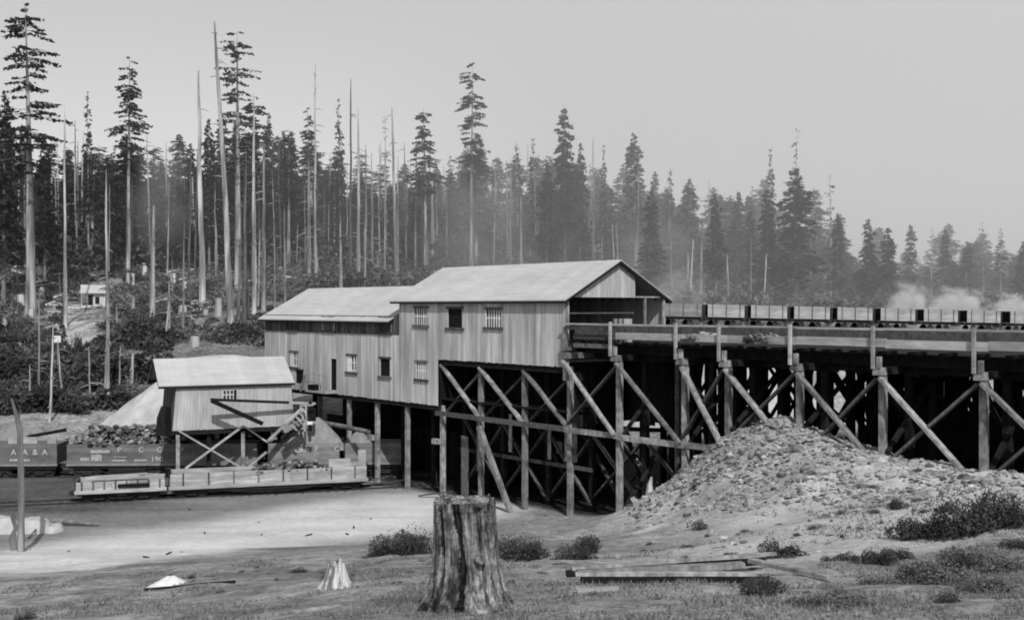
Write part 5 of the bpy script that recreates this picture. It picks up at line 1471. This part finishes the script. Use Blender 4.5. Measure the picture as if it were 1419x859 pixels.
# ------------------------------------------------------------------ cabin on the hillside
cb = thing('cabin', 'tiny pale cabin with a dark porch on the hillside at left', 'cabin', gp(131, 418, 160, -.2), R(20))
w = MB(); w.box(-1.0, 1.5, -1.2, 1.2, -.6, 2.0, .9); w.build('wall', M['wall'], cb)
w = MB(); 
for sg in (-1, 1):
    vs = [(-1.9, 0, 3.2), (1.8, 0, 3.2), (1.8, sg*1.7, 2.0), (-1.9, sg*1.7, 2.0), (-1.9, 0, 3.1), (1.8, 0, 3.1), (1.8, sg*1.7, 1.9), (-1.9, sg*1.7, 1.9)]
    w.add(vs, [(0, 1, 2, 3), (7, 6, 5, 4), (0, 4, 5, 1), (1, 5, 6, 2), (2, 6, 7, 3), (3, 7, 4, 0)])
w.build('roof', M['roof'], cb)
w = MB(); w.box(.1, .7, -1.23, -1.203, .4, 1.4); w.build('window', M['dark'], cb)
w = MB(); w.box(-.85, -.2, -1.23, -1.203, -.2, 1.7); w.build('door', M['dark'], cb)
w = MB(); w.box(-2.6, 2.2, -2.4, -1.25, -.3, -.1); w.box(-1.8, -1.7, -1.6, -1.5, -.1, 1.95); w.build('porch', M['plank'], cb)
sn = thing('sign_board', 'small pale board on a post by the bottom of the hillside path', 'sign', gp(80, 480, 112), 0)
w = MB(); w.beam((0, 0, -.5), (0, 0, 4.4), .1, .1); w.build('post', M['snag'], sn); w = MB(); w.box(-.35, .35, -.1, -.05, 3.7, 4.4); w.build('board', M['whitewood'], sn)

# timber crib by the left end of the wing
cr = thing('timber_crib', 'dark stacked log crib at the left end of the tipple wing', 'crib', gp(352, 494, 101), R(-20))
for i in range(5):
    w = MB(); w.tube([(-1.6, (i % 2)*.9-.4, .2+i*.36), (1.5, (i % 2)*.9-.4, .25+i*.36)], [.2, .18], 7); w.build('log', M['timber_dark'], cr)
for x in (-1.3, 0, 1.2):
    w = MB(); w.tube([(x, -.8, .35), (x+.1, .9, 1.9)], [.18, .16], 7); w.build('log', M['timber_dark'], cr)

# ------------------------------------------------------------------ smoke and haze
def vol_mat(name, dens, noise=True, scale=.3, aniso=.2, fall=True, color=1.0):
    m, nt, N, L = new_mat(name)
    out = N.new('ShaderNodeOutputMaterial'); v = N.new('ShaderNodeVolumeScatter'); v.inputs['Color'].default_value = (color, color, color, 1)
    v.inputs['Anisotropy'].default_value = aniso
    if noise:
        tc = N.new('ShaderNodeTexCoord'); nz = N.new('ShaderNodeTexNoise'); nz.inputs['Scale'].default_value = scale; nz.inputs['Detail'].default_value = 6; nz.inputs['Roughness'].default_value = .68; nz.inputs['Distortion'].default_value = .6
        L.new(tc.outputs['Generated'], nz.inputs['Vector'])
        ln = N.new('ShaderNodeVectorMath'); ln.operation = 'DISTANCE'; ln.inputs[1].default_value = (.5, .5, .42)
        L.new(tc.outputs['Generated'], ln.inputs[0])
        a = N.new('ShaderNodeMapRange'); a.inputs[1].default_value = .5; a.inputs[2].default_value = .18; a.inputs[3].default_value = -.5; a.inputs[4].default_value = .42
        L.new(ln.outputs['Value'], a.inputs[0])
        s = N.new('ShaderNodeMath'); s.operation = 'ADD'; am = N.new('ShaderNodeMath'); am.operation = 'MULTIPLY_ADD'; am.inputs[1].default_value = 2.4; am.inputs[2].default_value = -.7; L.new(nz.outputs['Fac'], am.inputs[0]); L.new(a.outputs[0], s.inputs[0]); L.new(am.outputs[0], s.inputs[1])
        r = N.new('ShaderNodeMapRange'); r.inputs[1].default_value = .5; r.inputs[2].default_value = .95; r.inputs[3].default_value = 0; r.inputs[4].default_value = dens
        L.new(s.outputs[0], r.inputs[0]); L.new(r.outputs[0], v.inputs['Density'])
    else: v.inputs['Density'].default_value = dens
    L.new(v.outputs[0], out.inputs['Volume'])
    return m
def ellipsoid(name, c, r, mat, label, cat='smoke'):
    bm = MB(); vs = []; fs = []; n, m_ = 20, 12
    for j in range(m_+1):
        t = math.pi*j/m_
        for i in range(n): a = 2*math.pi*i/n; vs.append((math.sin(t)*math.cos(a)*r[0], math.sin(t)*math.sin(a)*r[1], math.cos(t)*r[2]))
    for j in range(m_):
        for i in range(n): q = (i+1) % n; fs.append((j*n+i, (j+1)*n+i, (j+1)*n+q, j*n+q))
    bm.add(vs, fs); o = bm.build(name, mat); o.location = c
    return tag(o, label, cat)
SM = vol_mat('white_smoke', 1.6, scale=3.6, color=.98); SH = vol_mat('thin_smoke', .12, scale=2.5, color=.97)
ellipsoid('smoke_cloud', P(1262, 425, 125), (4.2, 3, 5.2), SM, 'white smoke puff behind the mine train, left one of three')
ellipsoid('smoke_cloud', P(1330, 425, 125), (5.6, 3.4, 4.2), SM, 'largest white smoke puff behind the mine train')
ellipsoid('smoke_cloud', P(1408, 430, 125), (4.6, 3, 3.6), SM, 'white smoke puff behind the mine train at the right edge')
ellipsoid('smoke_cloud', P(945, 405, 105), (4.5, 3.5, 4.2), SH, 'thin grey smoke rising behind the gable end')
SV = vol_mat('veil_smoke', .030, scale=2.0, color=.97)
ellipsoid('smoke_cloud', P(690, 305, 172), (17, 9, 19), SV, 'thin smoke veil between the trunks above the tipple roof', 'smoke')
ellipsoid('smoke_cloud', P(235, 250, 185), (10, 8, 17), SV, 'thin smoke veil in the dark forest at the left', 'smoke')
ellipsoid('smoke_cloud', P(930, 350, 165), (14, 8, 11), SV, 'thin smoke veil before the forest right of the gable', 'smoke')
w = MB(); w.box(-300, 420, 112, 400, -20, 120)
hm = vol_mat('forest_haze', .0014, noise=False, color=1.0)
_n = hm.node_tree.nodes; _l = hm.node_tree.links
_tc = _n.new('ShaderNodeTexCoord'); _sx = _n.new('ShaderNodeSeparateXYZ'); _mr = _n.new('ShaderNodeMapRange')
_mr.inputs[1].default_value = -50; _mr.inputs[2].default_value = 20; _mr.inputs[3].default_value = .0004; _mr.inputs[4].default_value = .0040
_l.new(_tc.outputs['Object'], _sx.inputs[0]); _l.new(_sx.outputs['X'], _mr.inputs[0]); _l.new(_mr.outputs[0], [q for q in _n if q.type == 'VOLUME_SCATTER'][0].inputs['Density'])
hz = w.build('haze', hm); tag(hz, kind='structure')

# ------------------------------------------------------------------ light, sky, camera
sc = bpy.context.scene
SUN_EL = 45.0; S = Vector((.22, -.975, 0)).normalized()
sun = bpy.data.lights.new('sun', 'SUN'); sun.energy = 4.3; sun.angle = R(.6); sun.color = (1, 1, 1)
so = bpy.data.objects.new('sun', sun); col.objects.link(so)
dv = Vector((S.x*math.cos(R(SUN_EL)), S.y*math.cos(R(SUN_EL)), math.sin(R(SUN_EL))))
so.rotation_euler = dv.to_track_quat('Z', 'Y').to_euler(); so.location = (20, -20, 60)
wd = bpy.data.worlds.new('World'); sc.world = wd; wd.use_nodes = True
N = wd.node_tree.nodes; L = wd.node_tree.links; N.clear()
sky = N.new('ShaderNodeTexSky'); sky.sky_type = 'NISHITA'; sky.sun_disc = False; sky.sun_elevation = R(SUN_EL); sky.sun_rotation = math.atan2(S.x, S.y)
sky.dust_density = 2.0; sky.air_density = 1.0
bw = N.new('ShaderNodeRGBToBW'); bg = N.new('ShaderNodeBackground'); bg.inputs['Strength'].default_value = .15; wo_ = N.new('ShaderNodeOutputWorld')
L.new(sky.outputs[0], bw.inputs[0])
pw_ = N.new('ShaderNodeMath'); pw_.operation = 'POWER'; pw_.inputs[1].default_value = .6
ml_ = N.new('ShaderNodeMath'); ml_.operation = 'MULTIPLY'; ml_.inputs[1].default_value = 1.95
L.new(bw.outputs[0], pw_.inputs[0]); L.new(pw_.outputs[0], ml_.inputs[0])
L.new(ml_.outputs[0], bg.inputs['Color']); L.new(bg.outputs[0], wo_.inputs[0])
cam = bpy.data.cameras.new('camera'); co = bpy.data.objects.new('camera', cam); col.objects.link(co)
co.location = (0, 0, EYE); co.rotation_euler = (R(90), 0, 0)
cam.sensor_width = 36; cam.lens = 1500/1419*36; cam.shift_y = -4.5/1419; cam.clip_end = 5000; cam.clip_start = .1
sc.camera = co
sc.view_settings.view_transform = 'Standard'; sc.view_settings.look = 'None'; sc.view_settings.exposure = 0
sc.cycles.use_denoising = True; sc.cycles.max_bounces = 6; sc.cycles.volume_bounces = 1; sc.cycles.transparent_max_bounces = 8
sc.cycles.volume_step_rate = 1.0; sc.cycles.volume_max_steps = 128
sc.cycles.pixel_filter_type = 'BLACKMAN_HARRIS'; sc.cycles.filter_width = 1.9
print('forest trees', cnt, 'objects', len(bpy.data.objects))
